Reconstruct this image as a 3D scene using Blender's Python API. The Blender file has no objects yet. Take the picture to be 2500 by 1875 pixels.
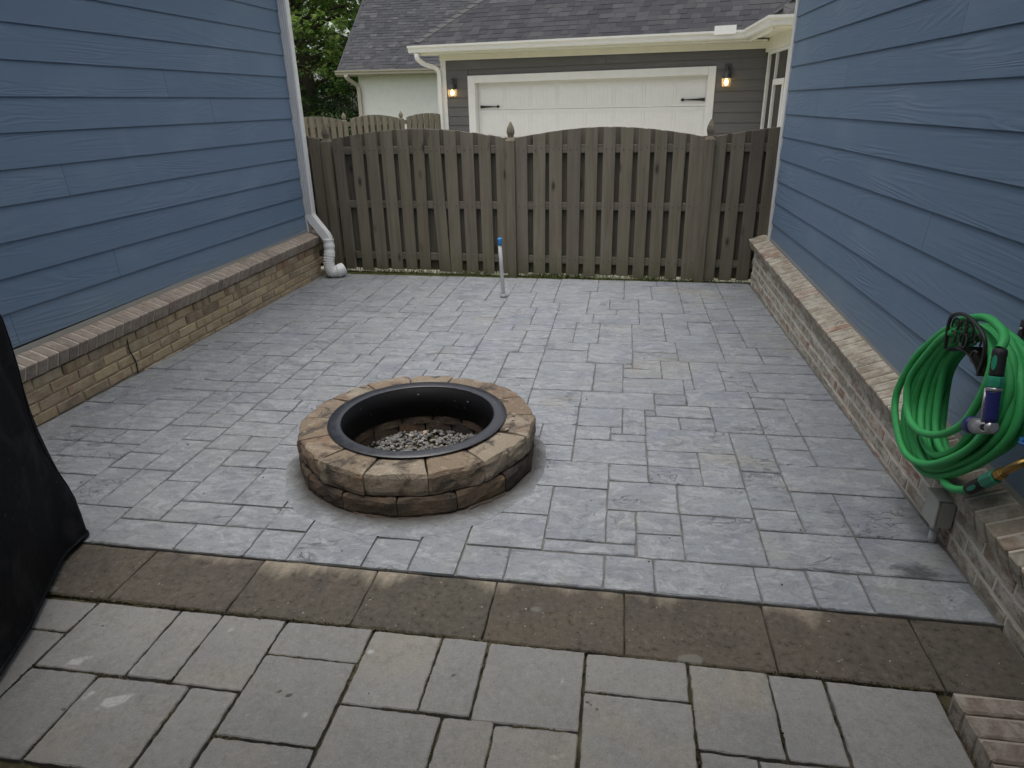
import bpy, bmesh, math, random
from mathutils import Vector, Matrix, noise as mnoise
random.seed(7)
S = bpy.context.scene
COL = S.collection
PI = math.pi

# ------------------------------------------------------------------ camera, sky, sun, exposure
cam_d = bpy.data.cameras.new('camera')
cam = bpy.data.objects.new('camera', cam_d); COL.objects.link(cam); S.camera = cam
cam_d.sensor_fit = 'HORIZONTAL'; cam_d.sensor_width = 36.0; cam_d.lens = 24.016
cam_d.clip_start = 0.05; cam_d.clip_end = 600
def cam_axes(pitch, roll, yaw):
    cp, sp = math.cos(pitch), math.sin(pitch); cy, sy = math.cos(yaw), math.sin(yaw)
    fw = Vector((-sy*cp, cy*cp, -sp)); rt = Vector((cy, sy, 0)); up = rt.cross(fw)
    cr, sr = math.cos(roll), math.sin(roll)
    return rt*cr + up*sr, up*cr - rt*sr, fw
r_, u_, f_ = cam_axes(math.radians(22.3344), math.radians(-1.2598), math.radians(9.3035))
CAMP = Vector((0, 0, 1.55))
cam.matrix_world = Matrix(((r_.x, u_.x, -f_.x, 0), (r_.y, u_.y, -f_.y, 0), (r_.z, u_.z, -f_.z, CAMP.z), (0, 0, 0, 1)))

SUN_EL, SUN_ROT = math.radians(80), math.radians(195)
W = bpy.data.worlds.new('World'); S.world = W; W.use_nodes = True
wn = W.node_tree; bg = wn.nodes['Background']
sky = wn.nodes.new('ShaderNodeTexSky'); sky.sky_type = 'NISHITA'; sky.sun_disc = False
sky.sun_elevation = SUN_EL; sky.sun_rotation = SUN_ROT; sky.air_density = 1.0; sky.dust_density = 4.0; sky.ozone_density = 1.0
hs = wn.nodes.new('ShaderNodeHueSaturation'); hs.inputs['Saturation'].default_value = 0.30     # cloud cover: nearly grey sky
wn.links.new(sky.outputs[0], hs.inputs['Color']); wn.links.new(hs.outputs[0], bg.inputs[0]); bg.inputs[1].default_value = 0.12
sun_d = bpy.data.lights.new('sun', 'SUN'); sun_d.energy = 0.8; sun_d.angle = math.radians(50); sun_d.color = (1, 0.96, 0.9)
sun = bpy.data.objects.new('sun', sun_d); COL.objects.link(sun); sun.location = (0, -6, 12)
# a sky rotation of a puts the sun at (sin a, cos a) in the sky
sd = Vector((math.sin(SUN_ROT)*math.cos(SUN_EL), math.cos(SUN_ROT)*math.cos(SUN_EL), math.sin(SUN_EL)))
sun.rotation_euler = (-sd).to_track_quat('-Z', 'Y').to_euler()
S.view_settings.view_transform = 'Standard'; S.view_settings.look = 'None'
S.view_settings.gamma = 1; S.view_settings.use_curve_mapping = False; S.view_settings.exposure = 0.90

# ------------------------------------------------------------------ helpers: nodes
class T:
    def __init__(s, name, rough=0.8, spec=0.3, metal=0.0):
        s.m = bpy.data.materials.new(name); s.m.use_nodes = True
        s.nt = s.m.node_tree; s.b = s.nt.nodes['Principled BSDF']
        s.b.inputs['Roughness'].default_value = rough; s.b.inputs['Specular IOR Level'].default_value = spec
        s.b.inputs['Metallic'].default_value = metal
    def set(s, node, i, v):
        if isinstance(v, bpy.types.NodeSocket): s.nt.links.new(v, node.inputs[i])
        elif v is not None:
            if isinstance(v, (tuple, list)) and len(v) == 3 and node.inputs[i].type == 'RGBA': v = (*v, 1)
            node.inputs[i].default_value = v
    def n(s, t, **kw):
        nd = s.nt.nodes.new(t)
        for k, v in kw.items(): setattr(nd, k, v)
        return nd
    def obj(s): return s.n('ShaderNodeTexCoord').outputs['Object']
    def rand(s): return s.n('ShaderNodeObjectInfo').outputs['Random']
    def island(s): return s.n('ShaderNodeNewGeometry').outputs['Random Per Island']
    def math(s, op, a, b=None, clamp=False):
        nd = s.n('ShaderNodeMath', operation=op, use_clamp=clamp); s.set(nd, 0, a); s.set(nd, 1, b); return nd.outputs[0]
    def vmath(s, op, a, b=None):
        nd = s.n('ShaderNodeVectorMath', operation=op); s.set(nd, 0, a); s.set(nd, 1, b); return nd.outputs[0]
    def objr(s, k=37.0):
        c = s.n('ShaderNodeCombineXYZ'); r = s.rand()
        s.set(c, 0, s.math('MULTIPLY', r, k)); s.set(c, 1, s.math('MULTIPLY', r, k*1.7)); s.set(c, 2, s.math('MULTIPLY', r, k*2.3))
        return s.vmath('ADD', s.obj(), c.outputs[0])
    def sc(s, v, x, y, z): return s.vmath('MULTIPLY', v, (x, y, z))
    def noise(s, v, scale, detail=4, rough=0.55, dist=0.0, out=0):
        nd = s.n('ShaderNodeTexNoise'); s.set(nd, 'Vector', v); nd.inputs['Scale'].default_value = scale
        nd.inputs['Detail'].default_value = detail; nd.inputs['Roughness'].default_value = rough; nd.inputs['Distortion'].default_value = dist
        return nd.outputs[out]
    def vor(s, v, scale, feature='F1', out='Distance', rnd=1.0):
        nd = s.n('ShaderNodeTexVoronoi', feature=feature); s.set(nd, 'Vector', v); nd.inputs['Scale'].default_value = scale
        nd.inputs['Randomness'].default_value = rnd; return nd.outputs[out]
    def ramp(s, f, stops, interp='LINEAR'):
        nd = s.n('ShaderNodeValToRGB'); cr = nd.color_ramp; cr.interpolation = interp
        while len(cr.elements) < len(stops): cr.elements.new(0.5)
        for e, (p, c) in zip(cr.elements, stops):
            e.position = p; e.color = (*c, 1) if isinstance(c, (tuple, list)) else (c, c, c, 1)
        s.set(nd, 0, f); return nd.outputs[0]
    def mix(s, f, a, b, blend='MIX'):
        nd = s.n('ShaderNodeMix', data_type='RGBA', blend_type=blend)
        s.set(nd, 0, f); s.set(nd, 6, a); s.set(nd, 7, b); return nd.outputs[2]
    def sep(s, v, i):
        nd = s.n('ShaderNodeSeparateXYZ'); s.set(nd, 0, v); return nd.outputs[i]
    def col(s, c): s.set(s.b, 'Base Color', c); return s
    def rough(s, v): s.set(s.b, 'Roughness', v); return s
    def bump(s, h, strength=0.5, dist=0.01, normal=None):
        nd = s.n('ShaderNodeBump'); nd.inputs['Strength'].default_value = strength; nd.inputs['Distance'].default_value = dist
        s.set(nd, 'Height', h)
        if normal is not None: s.set(nd, 'Normal', normal)
        s.nt.links.new(nd.outputs[0], s.b.inputs['Normal']); return nd.outputs[0]
MAT = {}

# ------------------------------------------------------------------ helpers: meshes and objects
class MB:
    def __init__(s): s.v = []; s.f = []; s.mi = []; s.sm = []
    def add(s, vs, fs, mi=0, sm=False):
        o = len(s.v); s.v += [tuple(v) for v in vs]
        for f in fs: s.f.append([o+i for i in f]); s.mi.append(mi); s.sm.append(sm)
        return s
    def hexa(s, p, mi=0):     # p: 4 bottom (ccw), 4 top
        return s.add(p, [(3,2,1,0), (4,5,6,7), (0,1,5,4), (1,2,6,5), (2,3,7,6), (3,0,4,7)], mi)
    def box(s, x0, x1, y0, y1, z0, z1, mi=0):
        return s.hexa([(x0,y0,z0),(x1,y0,z0),(x1,y1,z0),(x0,y1,z0),(x0,y0,z1),(x1,y0,z1),(x1,y1,z1),(x0,y1,z1)], mi)
    def prism(s, base, top, mi=0):
        n = len(base)
        return s.add(list(base)+list(top), [tuple(range(n-1,-1,-1)), tuple(range(n,2*n))] + [(i,(i+1)%n,n+(i+1)%n,n+i) for i in range(n)], mi)
    def rings(s, rings, mi=0, sm=True, caps=(True,True), closed=False):
        n = len(rings[0]); vs = [p for r in rings for p in r]; fs = []
        m = len(rings)
        for k in range(m if closed else m-1):
            a, b = k*n, ((k+1)%m)*n
            for i in range(n): fs.append((a+i, a+(i+1)%n, b+(i+1)%n, b+i))
        o = len(s.v); s.add(vs, fs, mi, sm)
        if not closed:
            if caps[0]: s.f.append([o+i for i in range(n-1,-1,-1)]); s.mi.append(mi); s.sm.append(False)
            if caps[1]: s.f.append([o+(m-1)*n+i for i in range(n)]); s.mi.append(mi); s.sm.append(False)
        return s
    def tube(s, path, r, n=8, mi=0, closed=False, caps=(True,True), flat=None):
        P = [Vector(p) for p in path]; m = len(P); rings = []
        nrm = None
        for i in range(m):
            a = P[(i-1) % m] if (closed or i > 0) else P[i]; b = P[(i+1) % m] if (closed or i < m-1) else P[i]
            t = (b-a).normalized()
            if nrm is None:
                ref = Vector((0,0,1)) if abs(t.z) < 0.9 else Vector((1,0,0)); nrm = (ref - t*ref.dot(t)).normalized()
            else:
                nrm = nrm - t*nrm.dot(t)
                nrm = nrm.normalized() if nrm.length > 1e-6 else t.orthogonal().normalized()
            bi = t.cross(nrm); rr = r[i] if isinstance(r, (list, tuple)) else r
            ring = []
            for k in range(n):
                a_ = 2*PI*k/n
                ring.append(P[i] + nrm*(math.cos(a_)*rr*(flat or 1)) + bi*(math.sin(a_)*rr))
            rings.append(ring)
        return s.rings(rings, mi, True, caps, closed)
    def rect_tube(s, path, wa, wb, up, mi=0):     # rectangular section, 'up' fixes the section's a-axis
        P = [Vector(p) for p in path]; rings = []; up = Vector(up)
        for i in range(len(P)):
            a = P[max(i-1,0)]; b = P[min(i+1,len(P)-1)]; t = (b-a).normalized()
            bi = t.cross(up).normalized(); na = up
            rings.append([P[i]+na*wa/2+bi*wb/2, P[i]+na*wa/2-bi*wb/2, P[i]-na*wa/2-bi*wb/2, P[i]-na*wa/2+bi*wb/2])
        return s.rings(rings, mi, False)
    def lathe(s, c, prof, n=16, axis=(0,0,1), rot=0.0, mi=0, sm=True, caps=(True,True)):
        ax = Vector(axis).normalized(); a = ax.orthogonal().normalized() if abs(ax.z) < 0.99 else Vector((1,0,0)); b = ax.cross(a); c = Vector(c)
        rr = [[c + ax*z + a*(r*math.cos(rot+2*PI*k/n)) + b*(r*math.sin(rot+2*PI*k/n)) for k in range(n)] for r, z in prof]
        return s.rings(rr, mi, sm, caps)
    def mesh(s, name):
        me = bpy.data.meshes.new(name); me.from_pydata(s.v, [], s.f)
        me.polygons.foreach_set('material_index', s.mi); me.polygons.foreach_set('use_smooth', s.sm); me.update()
        return me
    def build(s, name, mats, parent=None, bevel=0.0, fix=True, **kw):
        me = s.mesh(name)
        for m in (mats if isinstance(mats, (list, tuple)) else [mats]): me.materials.append(m)
        if bevel > 0 or fix:
            bm = bmesh.new(); bm.from_mesh(me)
            if fix: bmesh.ops.recalc_face_normals(bm, faces=bm.faces)
            if bevel > 0: bmesh.ops.bevel(bm, geom=list(bm.edges), offset=bevel, segments=1, profile=0.5, affect='EDGES')
            bm.to_mesh(me); bm.free()
        return link(name, me, parent, **kw)
def link(name, me, parent=None, mw=None, kind=None, label=None):
    o = bpy.data.objects.new(name, me); COL.objects.link(o)
    if mw is not None: o.matrix_basis = mw
    if parent is not None:
        o.parent = parent
        o.matrix_parent_inverse = WM.get(parent.name, Matrix.Identity(4)).inverted()
        WM[o.name] = mw.copy() if mw is not None else Matrix.Identity(4)
    else: WM[o.name] = mw.copy() if mw is not None else Matrix.Identity(4)
    if kind: o['kind'] = kind
    if label: o['label'] = label
    return o
WM = {}
def tag(o, label=None, cat=None, group=None, kind=None):
    if label: o['label'] = label
    if cat: o['category'] = cat
    if group: o['group'] = group
    if kind: o['kind'] = kind
    return o
def thing(name, loc, label, cat, group=None):
    o = bpy.data.objects.new(name, None); COL.objects.link(o); o.location = loc; o.empty_display_size = 0.2
    WM[o.name] = Matrix.Translation(loc)
    return tag(o, label, cat, group)
def bev(me, w):
    bm = bmesh.new(); bm.from_mesh(me); bmesh.ops.bevel(bm, geom=list(bm.edges), offset=w, segments=1, affect='EDGES'); bm.to_mesh(me); bm.free(); return me
def catmull(P, m=6, closed=False):
    P = [Vector(p) for p in P]; n = len(P); out = []
    for i in range(n if closed else n-1):
        p0 = P[(i-1) % n] if closed or i > 0 else P[i]; p1 = P[i]; p2 = P[(i+1) % n]; p3 = P[(i+2) % n] if closed or i+2 < n else p2
        for k in range(m):
            t = k/m
            out.append(0.5*((2*p1)+(p2-p0)*t+(2*p0-5*p1+4*p2-p3)*t*t+(3*p1-p0-3*p2+p3)*t*t*t))
    if not closed: out.append(P[-1])
    return out
class Frame:      # a wall's own axes: s along it, o out of it towards the viewer, z up
    def __init__(s, A, d, n):
        s.A = Vector((A[0], A[1], 0)); s.d = Vector((d[0], d[1], 0)).normalized(); s.n = Vector((n[0], n[1], 0)).normalized()
        s.sg = 1 if s.d.cross(s.n).z > 0 else -1
    def p(s, t, o, z): return s.A + s.d*t + s.n*o + Vector((0, 0, z))
    def mat(s, t, o, z):
        x = s.d*s.sg; return Matrix(((x.x, s.n.x, 0, 0), (x.y, s.n.y, 0, 0), (0, 0, 1, 0), (0, 0, 0, 1))).copy() if False else \
            Matrix.Translation(s.p(t, o, z)) @ Matrix(((x.x, s.n.x, 0, 0), (x.y, s.n.y, 0, 0), (0, 0, 1, 0), (0, 0, 0, 1)))
    def box(s, mb, t0, t1, o0, o1, z0, z1, mi=0, dz=0.0):      # dz: rise per metre along s
        q = [(t0,o0),(t1,o0),(t1,o1),(t0,o1)]
        return mb.hexa([s.p(t,o,z0+dz*t) for t,o in q]+[s.p(t,o,z1+dz*t) for t,o in q], mi)
def jit(me, a, seed):
    rnd = random.Random(seed)
    for v in me.vertices: v.co += Vector((rnd.uniform(-a,a), rnd.uniform(-a,a), rnd.uniform(-a,a)))
    return me

# ------------------------------------------------------------------ materials
def siding(name, c0, c1, fade):
    t = T(name, 0.62, 0.35); v = t.objr(23)
    n = t.noise(t.sc(v, 0.50, 1, 6.0), 1.0, 2.5, 0.5, 0.7)
    g = t.math('SINE', t.math('MULTIPLY', n, 88.0))
    patch = t.ramp(t.noise(t.sc(v, 0.9, 1, 6), 1.3, 2.0), [(0.42, 0.08), (0.62, 1.0)])
    fine = t.noise(t.sc(v, 3, 1, 150), 1.0, 2.0)
    h = t.math('ADD', t.math('MULTIPLY', t.math('MULTIPLY', g, patch), 0.5), t.math('MULTIPLY', fine, 0.55))
    base = t.mix(t.rand(), c0, c1)
    big = t.noise(t.sc(t.obj(), 0.9, 1, 1.6), 1.6, 3.0)
    base = t.mix(t.ramp(big, [(0.5, 0.0), (0.72, 0.22)]), base, fade)                   # chalky, sun-faded patches
    base = t.mix(t.math('MULTIPLY', t.ramp(t.math('MULTIPLY', g, patch), [(0.1, 0.0), (0.9, 1.0)]), 0.09), base, fade)
    gp = t.n('ShaderNodeNewGeometry').outputs['Position']; sm = t.noise(t.sc(gp, 1.2, 1.2, 0.5), 2.4, 5, 0.6, 0.6); base = t.mix(t.ramp(sm, [(0.60, 0.0), (0.76, 0.20)]), base, fade)          # rain-washed smears
    lo = t.math('ADD', t.math('SUBTRACT', 0.72, t.sep(gp, 2)), t.math('MULTIPLY', t.noise(t.sc(gp, 9, 9, 1.5), 1, 5, 0.65), 0.35)); base = t.mix(t.ramp(lo, [(0.25, 0.0), (0.55, 0.28)]), base, t.mix(0.5, fade, (0.22,0.20,0.16)))          # splash dust low down
    t.col(base); t.bump(h, 0.40, 0.004); return t.m
MAT['blue'] = siding('blue_siding_paint', (0.134,0.202,0.288), (0.149,0.219,0.309), (0.25,0.32,0.395))
MAT['grey'] = siding('grey_siding_paint', (0.105,0.103,0.102), (0.122,0.119,0.118), (0.2,0.2,0.2))

def white(name, c, rough=0.45, dirt=(0.5,0.5,0.46), amt=0.25):
    t = T(name, rough, 0.4); o = t.obj()
    n = t.noise(o, 6.0, 5, 0.65); t.col(t.mix(t.ramp(n, [(0.45, 0.0), (0.8, amt)]), c, dirt))
    t.bump(t.noise(o, 60, 3), 0.08, 0.002); return t.m
MAT['trim'] = white('white_trim_paint', (0.72,0.72,0.705))
MAT['vinyl'] = white('white_vinyl', (0.80,0.80,0.79), 0.38, (0.45,0.45,0.42), 0.35)
MAT['door'] = white('white_door_paint', (0.72,0.72,0.715), 0.4, (0.60,0.60,0.57), 0.4)
MAT['soffit'] = white('cream_soffit', (0.72,0.71,0.62), 0.6)
MAT['tan_metal'] = white('tan_gutter_metal', (0.42,0.38,0.31), 0.45, (0.3,0.27,0.22), 0.3)
MAT['flash'] = white('tan_flashing', (0.36,0.35,0.31), 0.55, (0.2,0.2,0.17), 0.4)
MAT['conduit_grey'] = white('grey_conduit_plastic', (0.40,0.40,0.365), 0.5, (0.12,0.12,0.1), 0.3)
MAT['pvc'] = white('weathered_pvc', (0.46,0.47,0.48), 0.5, (0.26,0.25,0.24), 0.7)
MAT['wbrick'] = white('white_painted_brick', (0.76,0.755,0.71), 0.7, (0.55,0.54,0.48), 0.3)

def brick(name, stops, grit, wash=None, dirt=None):
    t = T(name, 0.9, 0.2); v = t.objr(51)
    c = t.ramp(t.rand(), stops)
    n = t.noise(v, 13, 7, 0.72, 0.4); c = t.mix(t.ramp(n, [(0.42,0.0),(0.66,0.75)]), c, grit)
    n2 = t.noise(v, 34, 4, 0.7); c = t.mix(t.ramp(n2, [(0.52, 0.0), (0.8, 0.6)]), c, t.mix(0.6, c, (0.02,0.018,0.015)))
    if wash:
        w = t.noise(t.sc(v, 1, 1, 1.8), 10, 6, 0.74, 0.4); c = t.mix(t.ramp(w, [(0.44, 0.05), (0.60, 0.82)]), c, wash)
    if dirt:      # soot-dark run-off on the upper courses
        w = t.noise(t.sc(v, 14, 14, 2.2), 1, 5, 0.6); c = t.mix(t.ramp(w, [(0.42, 0.0), (0.66, 0.62)]), c, dirt)
    t.col(c); h = t.math('ADD', t.noise(v, 26, 6, 0.7), t.math('MULTIPLY', n2, 0.5)); t.bump(h, 0.9, 0.008); return t.m
TAN = [(0.0,(0.34,0.26,0.16)),(0.2,(0.43,0.335,0.20)),(0.4,(0.235,0.185,0.135)),(0.6,(0.47,0.375,0.225)),(0.78,(0.30,0.245,0.18)),(0.95,(0.37,0.29,0.18)),(0.99,(0.30,0.16,0.105))]
MAT['brick_tan'] = brick('tan_brick', TAN, (0.50,0.42,0.30))
MAT['brick_tan_dirty'] = brick('stained_tan_brick', TAN, (0.45,0.37,0.26), None, (0.085,0.066,0.045))
MAT['sill_left'] = brick('brown_grey_sill_brick', [(0.0,(0.29,0.235,0.19)),(0.4,(0.35,0.29,0.235)),(0.75,(0.25,0.205,0.17)),(1,(0.37,0.30,0.24))], (0.45,0.39,0.33))
RED = [(0.0,(0.235,0.195,0.150)),(0.35,(0.315,0.265,0.200)),(0.6,(0.20,0.175,0.145)),(0.82,(0.27,0.225,0.17)),(0.965,(0.30,0.15,0.105))]
MAT['brick_wash'] = brick('lime_washed_brick', RED, (0.40,0.365,0.295), (0.60,0.57,0.495))
MAT['sill_right'] = brick('washed_sill_brick', RED, (0.40,0.355,0.285), (0.56,0.52,0.435))
MAT['brick_step'] = brick('red_brown_step_brick', [(0.0,(0.140,0.100,0.082)),(0.5,(0.170,0.132,0.106)),(1,(0.130,0.098,0.082))], (0.26,0.215,0.175), (0.36,0.33,0.285))
MAT['brick_red'] = brick('far_red_brick', [(0.0,(0.22,0.08,0.055)),(1,(0.28,0.11,0.075))], (0.2,0.1,0.08))
def mortar(name, c, d):  # noqa
    t = T(name, 0.95, 0.1); o = t.obj(); n = t.noise(o, 14, 6, 0.7); t.col(t.mix(t.ramp(n, [(0.35,0.0),(0.75,0.8)]), c, d)); t.bump(t.noise(o, 90, 4), 0.6, 0.004); return t.m
MAT['mortar_step'] = mortar('step_mortar', (0.40,0.365,0.31), (0.25,0.22,0.18))
MAT['mortar_tan'] = mortar('tan_mortar', (0.50,0.42,0.30), (0.37,0.30,0.21))
MAT['mortar_grey'] = mortar('pale_mortar', (0.66,0.62,0.55), (0.52,0.48,0.42))
MAT['mortar_soft'] = mortar('sill_mortar', (0.62,0.575,0.50), (0.48,0.44,0.37))

# stamped concrete
def stamp_mat(name, collar):
    t = T(name, 0.5, 0.42); o = t.obj(); v = t.objr(11) if not collar else t.obj(); gp = t.n('ShaderNodeNewGeometry').outputs['Position']
    px = t.sep(gp, 0)
    c = t.ramp(t.rand(), [(0.0,(0.248,0.268,0.288)),(0.5,(0.268,0.286,0.303)),(1,(0.258,0.278,0.299))]) if not collar else t.mix(0.5, (0.200,0.215,0.231), (0.210,0.224,0.236))
    left = t.ramp(t.math('ADD', px, t.math('MULTIPLY', t.noise(gp, 1.1, 3), 0.9)), [(0.0, 0.0), (1.0, 1.0)])      # -x side is plain grey
    c = t.mix(t.ramp(t.math('ADD', t.math('MULTIPLY', px, -0.45), t.math('MULTIPLY', t.noise(gp, 1.2, 3), 0.5)), [(0.85,0.0),(1.15,0.7)]), c, (0.262,0.268,0.268))
    n = t.noise(gp, 1.9, 6, 0.62, 0.7); c = t.mix(t.ramp(n, [(0.47,0.0),(0.66,0.62)]), c, (0.186,0.202,0.250))           # lavender-blue release colour
    n = t.math('ADD', t.noise(t.sc(gp,1,1.3,1), 1.5, 5, 0.6, 0.5), t.math('MULTIPLY', px, 0.045))
    c = t.mix(t.ramp(n, [(0.54,0.0),(0.68,0.62)]), c, (0.315,0.302,0.255))         # sandy hardener showing through
    n = t.noise(t.sc(gp,1,1.6,1), 11, 6, 0.7, 0.8); c = t.mix(t.ramp(n, [(0.50,0.0),(0.70,0.5)]), c, (0.375,0.39,0.405))
    n = t.noise(t.sc(gp,1,1.5,1), 19, 6, 0.74, 0.6); c = t.mix(t.ramp(n, [(0.50,0.0),(0.70,0.72)]), c, (0.120,0.130,0.152))
    n = t.noise(t.sc(v,1,1.8,1), 7, 6, 0.62, 1.2); c = t.mix(t.ramp(n, [(0.53,0.0),(0.59,0.42),(0.66,0.0)]), c, (0.45,0.46,0.475))         # pale feathered edges of the slate texture
    n = t.noise(gp, 70, 4, 0.7); c = t.mix(t.ramp(n, [(0.46,0.0),(0.8,0.55)]), c, (0.13,0.135,0.145))
    sp = t.noise(gp, 38, 1, 0.5); c = t.mix(t.ramp(sp, [(0.78,0.0),(0.80,0.8)]), c, (0.05,0.05,0.045))
    h = t.noise(t.sc(v,1,1.8,1), 7, 9, 0.66, 1.0)
    if not collar:
        sl = t.noise(t.sc(v, 1.0, 2.3, 1), 4.6, 3, 0.55, 1.7)                         # thin slate ledges
        cr = t.ramp(t.math('ABSOLUTE', t.math('SUBTRACT', sl, 0.5)), [(0.0, 0.0), (0.016, 1.0)])
        gate = t.ramp(t.noise(v, 3.1, 2), [(0.54, 1.0), (0.62, 0.0)]); crm = t.math('MAXIMUM', cr, gate)
        c = t.mix(t.ramp(crm, [(0.0,0.72),(0.6,0.0)]), c, (0.075,0.08,0.09))
        h = t.math('ADD', h, t.math('MULTIPLY', crm, 0.3)); t.bump(h, 0.9, 0.020)
    else:
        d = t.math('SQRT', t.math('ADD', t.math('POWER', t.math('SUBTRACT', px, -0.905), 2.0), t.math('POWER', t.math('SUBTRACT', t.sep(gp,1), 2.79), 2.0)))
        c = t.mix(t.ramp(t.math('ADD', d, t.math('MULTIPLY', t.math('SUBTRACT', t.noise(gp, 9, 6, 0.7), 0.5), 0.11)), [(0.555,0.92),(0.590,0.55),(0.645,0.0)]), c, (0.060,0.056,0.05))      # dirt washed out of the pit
        t.bump(h, 0.4, 0.008)
    t.col(c); t.rough(t.ramp(t.noise(gp, 5, 4), [(0.3,0.42),(0.7,0.62)])); return t.m
MAT['stamp'] = stamp_mat('stamped_concrete', False); MAT['collar'] = stamp_mat('collar_concrete', True)
t = T('joint_concrete', 0.85, 0.2); o = t.obj(); n = t.noise(o, 9, 6, 0.7)
t.col(t.mix(t.ramp(n, [(0.35,0.0),(0.7,1.0)]), (0.100,0.102,0.102), (0.205,0.201,0.180))); t.bump(t.noise(o, 120, 3), 0.5, 0.004); MAT['joint'] = t.m
t = T('trowelled_concrete', 0.6, 0.35); o = t.obj(); n = t.noise(o, 4, 6, 0.6, 0.5)
c = t.mix(t.ramp(n, [(0.35,0.0),(0.7,1.0)]), (0.215,0.228,0.242), (0.265,0.278,0.290)); c = t.mix(t.ramp(t.noise(o, 15, 6, 0.7), [(0.5,0.0),(0.75,0.5)]), c, (0.15,0.16,0.175)); c = t.mix(t.ramp(t.noise(o, 60, 4, 0.7), [(0.5,0.0),(0.9,0.5)]), c, (0.14,0.145,0.15))
t.col(c); t.bump(t.noise(o, 12, 7, 0.6), 0.35, 0.008); MAT['trowel'] = t.m

# pavers
t = T('grey_paver', 0.82, 0.25); o = t.obj(); v = t.objr(13)
c = t.ramp(t.rand(), [(0.0,(0.232,0.231,0.222)),(0.5,(0.265,0.263,0.252)),(1,(0.250,0.246,0.232))])
n = t.noise(v, 2.3, 4, 0.6, 0.5); c = t.mix(t.ramp(n, [(0.5,0.0),(0.72,0.55)]), c, (0.31,0.278,0.208))
n = t.noise(v, 3.1, 4, 0.6); c = t.mix(t.ramp(n, [(0.5,0.0),(0.7,0.5)]), c, (0.195,0.20,0.21))
n = t.noise(v, 6.5, 3, 0.5, 0.3); c = t.mix(t.ramp(n, [(0.70,0.0),(0.735,0.65)]), c, (0.52,0.525,0.52))       # dried cement splashes
n = t.noise(v, 19, 2, 0.5); c = t.mix(t.ramp(n, [(0.755,0.0),(0.775,0.85)]), c, (0.045,0.043,0.03))         # specks of moss
n = t.noise(o, 210, 4, 0.75); c = t.mix(t.ramp(n, [(0.45,0.0),(0.8,0.6)]), c, (0.12,0.115,0.105)); c = t.mix(t.ramp(n, [(0.2,0.5),(0.42,0.0)]), c, (0.37,0.365,0.35)); n = t.noise(v, 12, 6, 0.7); c = t.mix(t.ramp(n, [(0.5,0.0),(0.72,0.45)]), c, (0.175,0.168,0.15)); n = t.noise(v, 48, 4, 0.75); c = t.mix(t.ramp(n, [(0.52,0.0),(0.74,0.5)]), c, (0.15,0.145,0.13)); c = t.mix(t.ramp(n, [(0.26,0.45),(0.44,0.0)]), c, (0.36,0.35,0.325))
t.col(c); h = t.math('ADD', t.noise(o, 200, 4, 0.7), t.math('MULTIPLY', t.noise(t.sc(v,1,2.5,1), 9, 6, 0.65), 0.9)); t.bump(h, 0.5, 0.005); MAT['paver'] = t.m
t = T('brown_border_stone', 0.9, 0.2); o = t.obj(); v = t.objr(13)
c = t.ramp(t.rand(), [(0.0,(0.122,0.106,0.083)),(0.35,(0.130,0.109,0.088)),(0.65,(0.108,0.098,0.079)),(1,(0.134,0.115,0.094))])
n = t.noise(v, 5, 6, 0.66, 0.4); c = t.mix(t.ramp(n, [(0.50,0.0),(0.70,0.65)]), c, (0.066,0.063,0.046))          # algae
n = t.noise(v, 3.4, 5, 0.66, 0.5); c = t.mix(t.ramp(n, [(0.5,0.0),(0.70,0.75)]), c, (0.092,0.080,0.078))
n = t.noise(v, 12, 6, 0.7); c = t.mix(t.ramp(n, [(0.54,0.0),(0.76,0.4)]), c, (0.14,0.115,0.09))
n = t.noise(v, 45, 4, 0.75); c = t.mix(t.ramp(n, [(0.53,0.0),(0.75,0.6)]), c, (0.22,0.18,0.14)); c = t.mix(t.ramp(n, [(0.30,0.8),(0.46,0.0)]), c, (0.034,0.030,0.022))
n = t.noise(v, 80, 2, 0.5); c = t.mix(t.ramp(n, [(0.72,0.0),(0.75,0.8)]), c, (0.40,0.37,0.33))
# the pale dried band along the stone's far edge, its outline wandering from stone to stone
y = t.sep(o, 1); w = t.math('MULTIPLY', t.math('SUBTRACT', t.noise(t.sc(v,1.1,0.25,1), 2.6, 5, 0.6), 0.53), 0.62)
e = t.math('ADD', t.math('SUBTRACT', y, 1.900), t.math('ADD', w, t.math('MULTIPLY', t.math('SUBTRACT', t.rand(), 0.5), 0.03)))
band = t.ramp(e, [(-0.0, 0.0), (0.075, 1.0)]); c = t.mix(t.math('MULTIPLY', band, t.ramp(n, [(0.3,0.55),(0.6,0.9)])), c, (0.37,0.325,0.255))
n = t.noise(v, 5.2, 2, 0.4); c = t.mix(t.ramp(n, [(0.735,0.0),(0.76,0.6)]), c, (0.24,0.235,0.21))
t.col(c); t.bump(t.noise(v, 60, 6, 0.8), 1.0, 0.008); MAT['border'] = t.m
t = T('joint_soil', 0.95, 0.1); o = t.obj(); n = t.noise(o, 7, 5, 0.65); t.col(t.mix(t.ramp(n, [(0.38,0.0),(0.66,1.0)]), (0.045,0.041,0.025), (0.17,0.148,0.088)))
t.bump(t.noise(o, 160, 5, 0.7), 0.9, 0.008); MAT['soil'] = t.m
t = T('pale_driveway', 0.8, 0.2); o = t.obj(); n = t.noise(o, 2, 6, 0.6); t.col(t.mix(n, (0.40,0.38,0.26), (0.50,0.48,0.38))); MAT['drive'] = t.m
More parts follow.
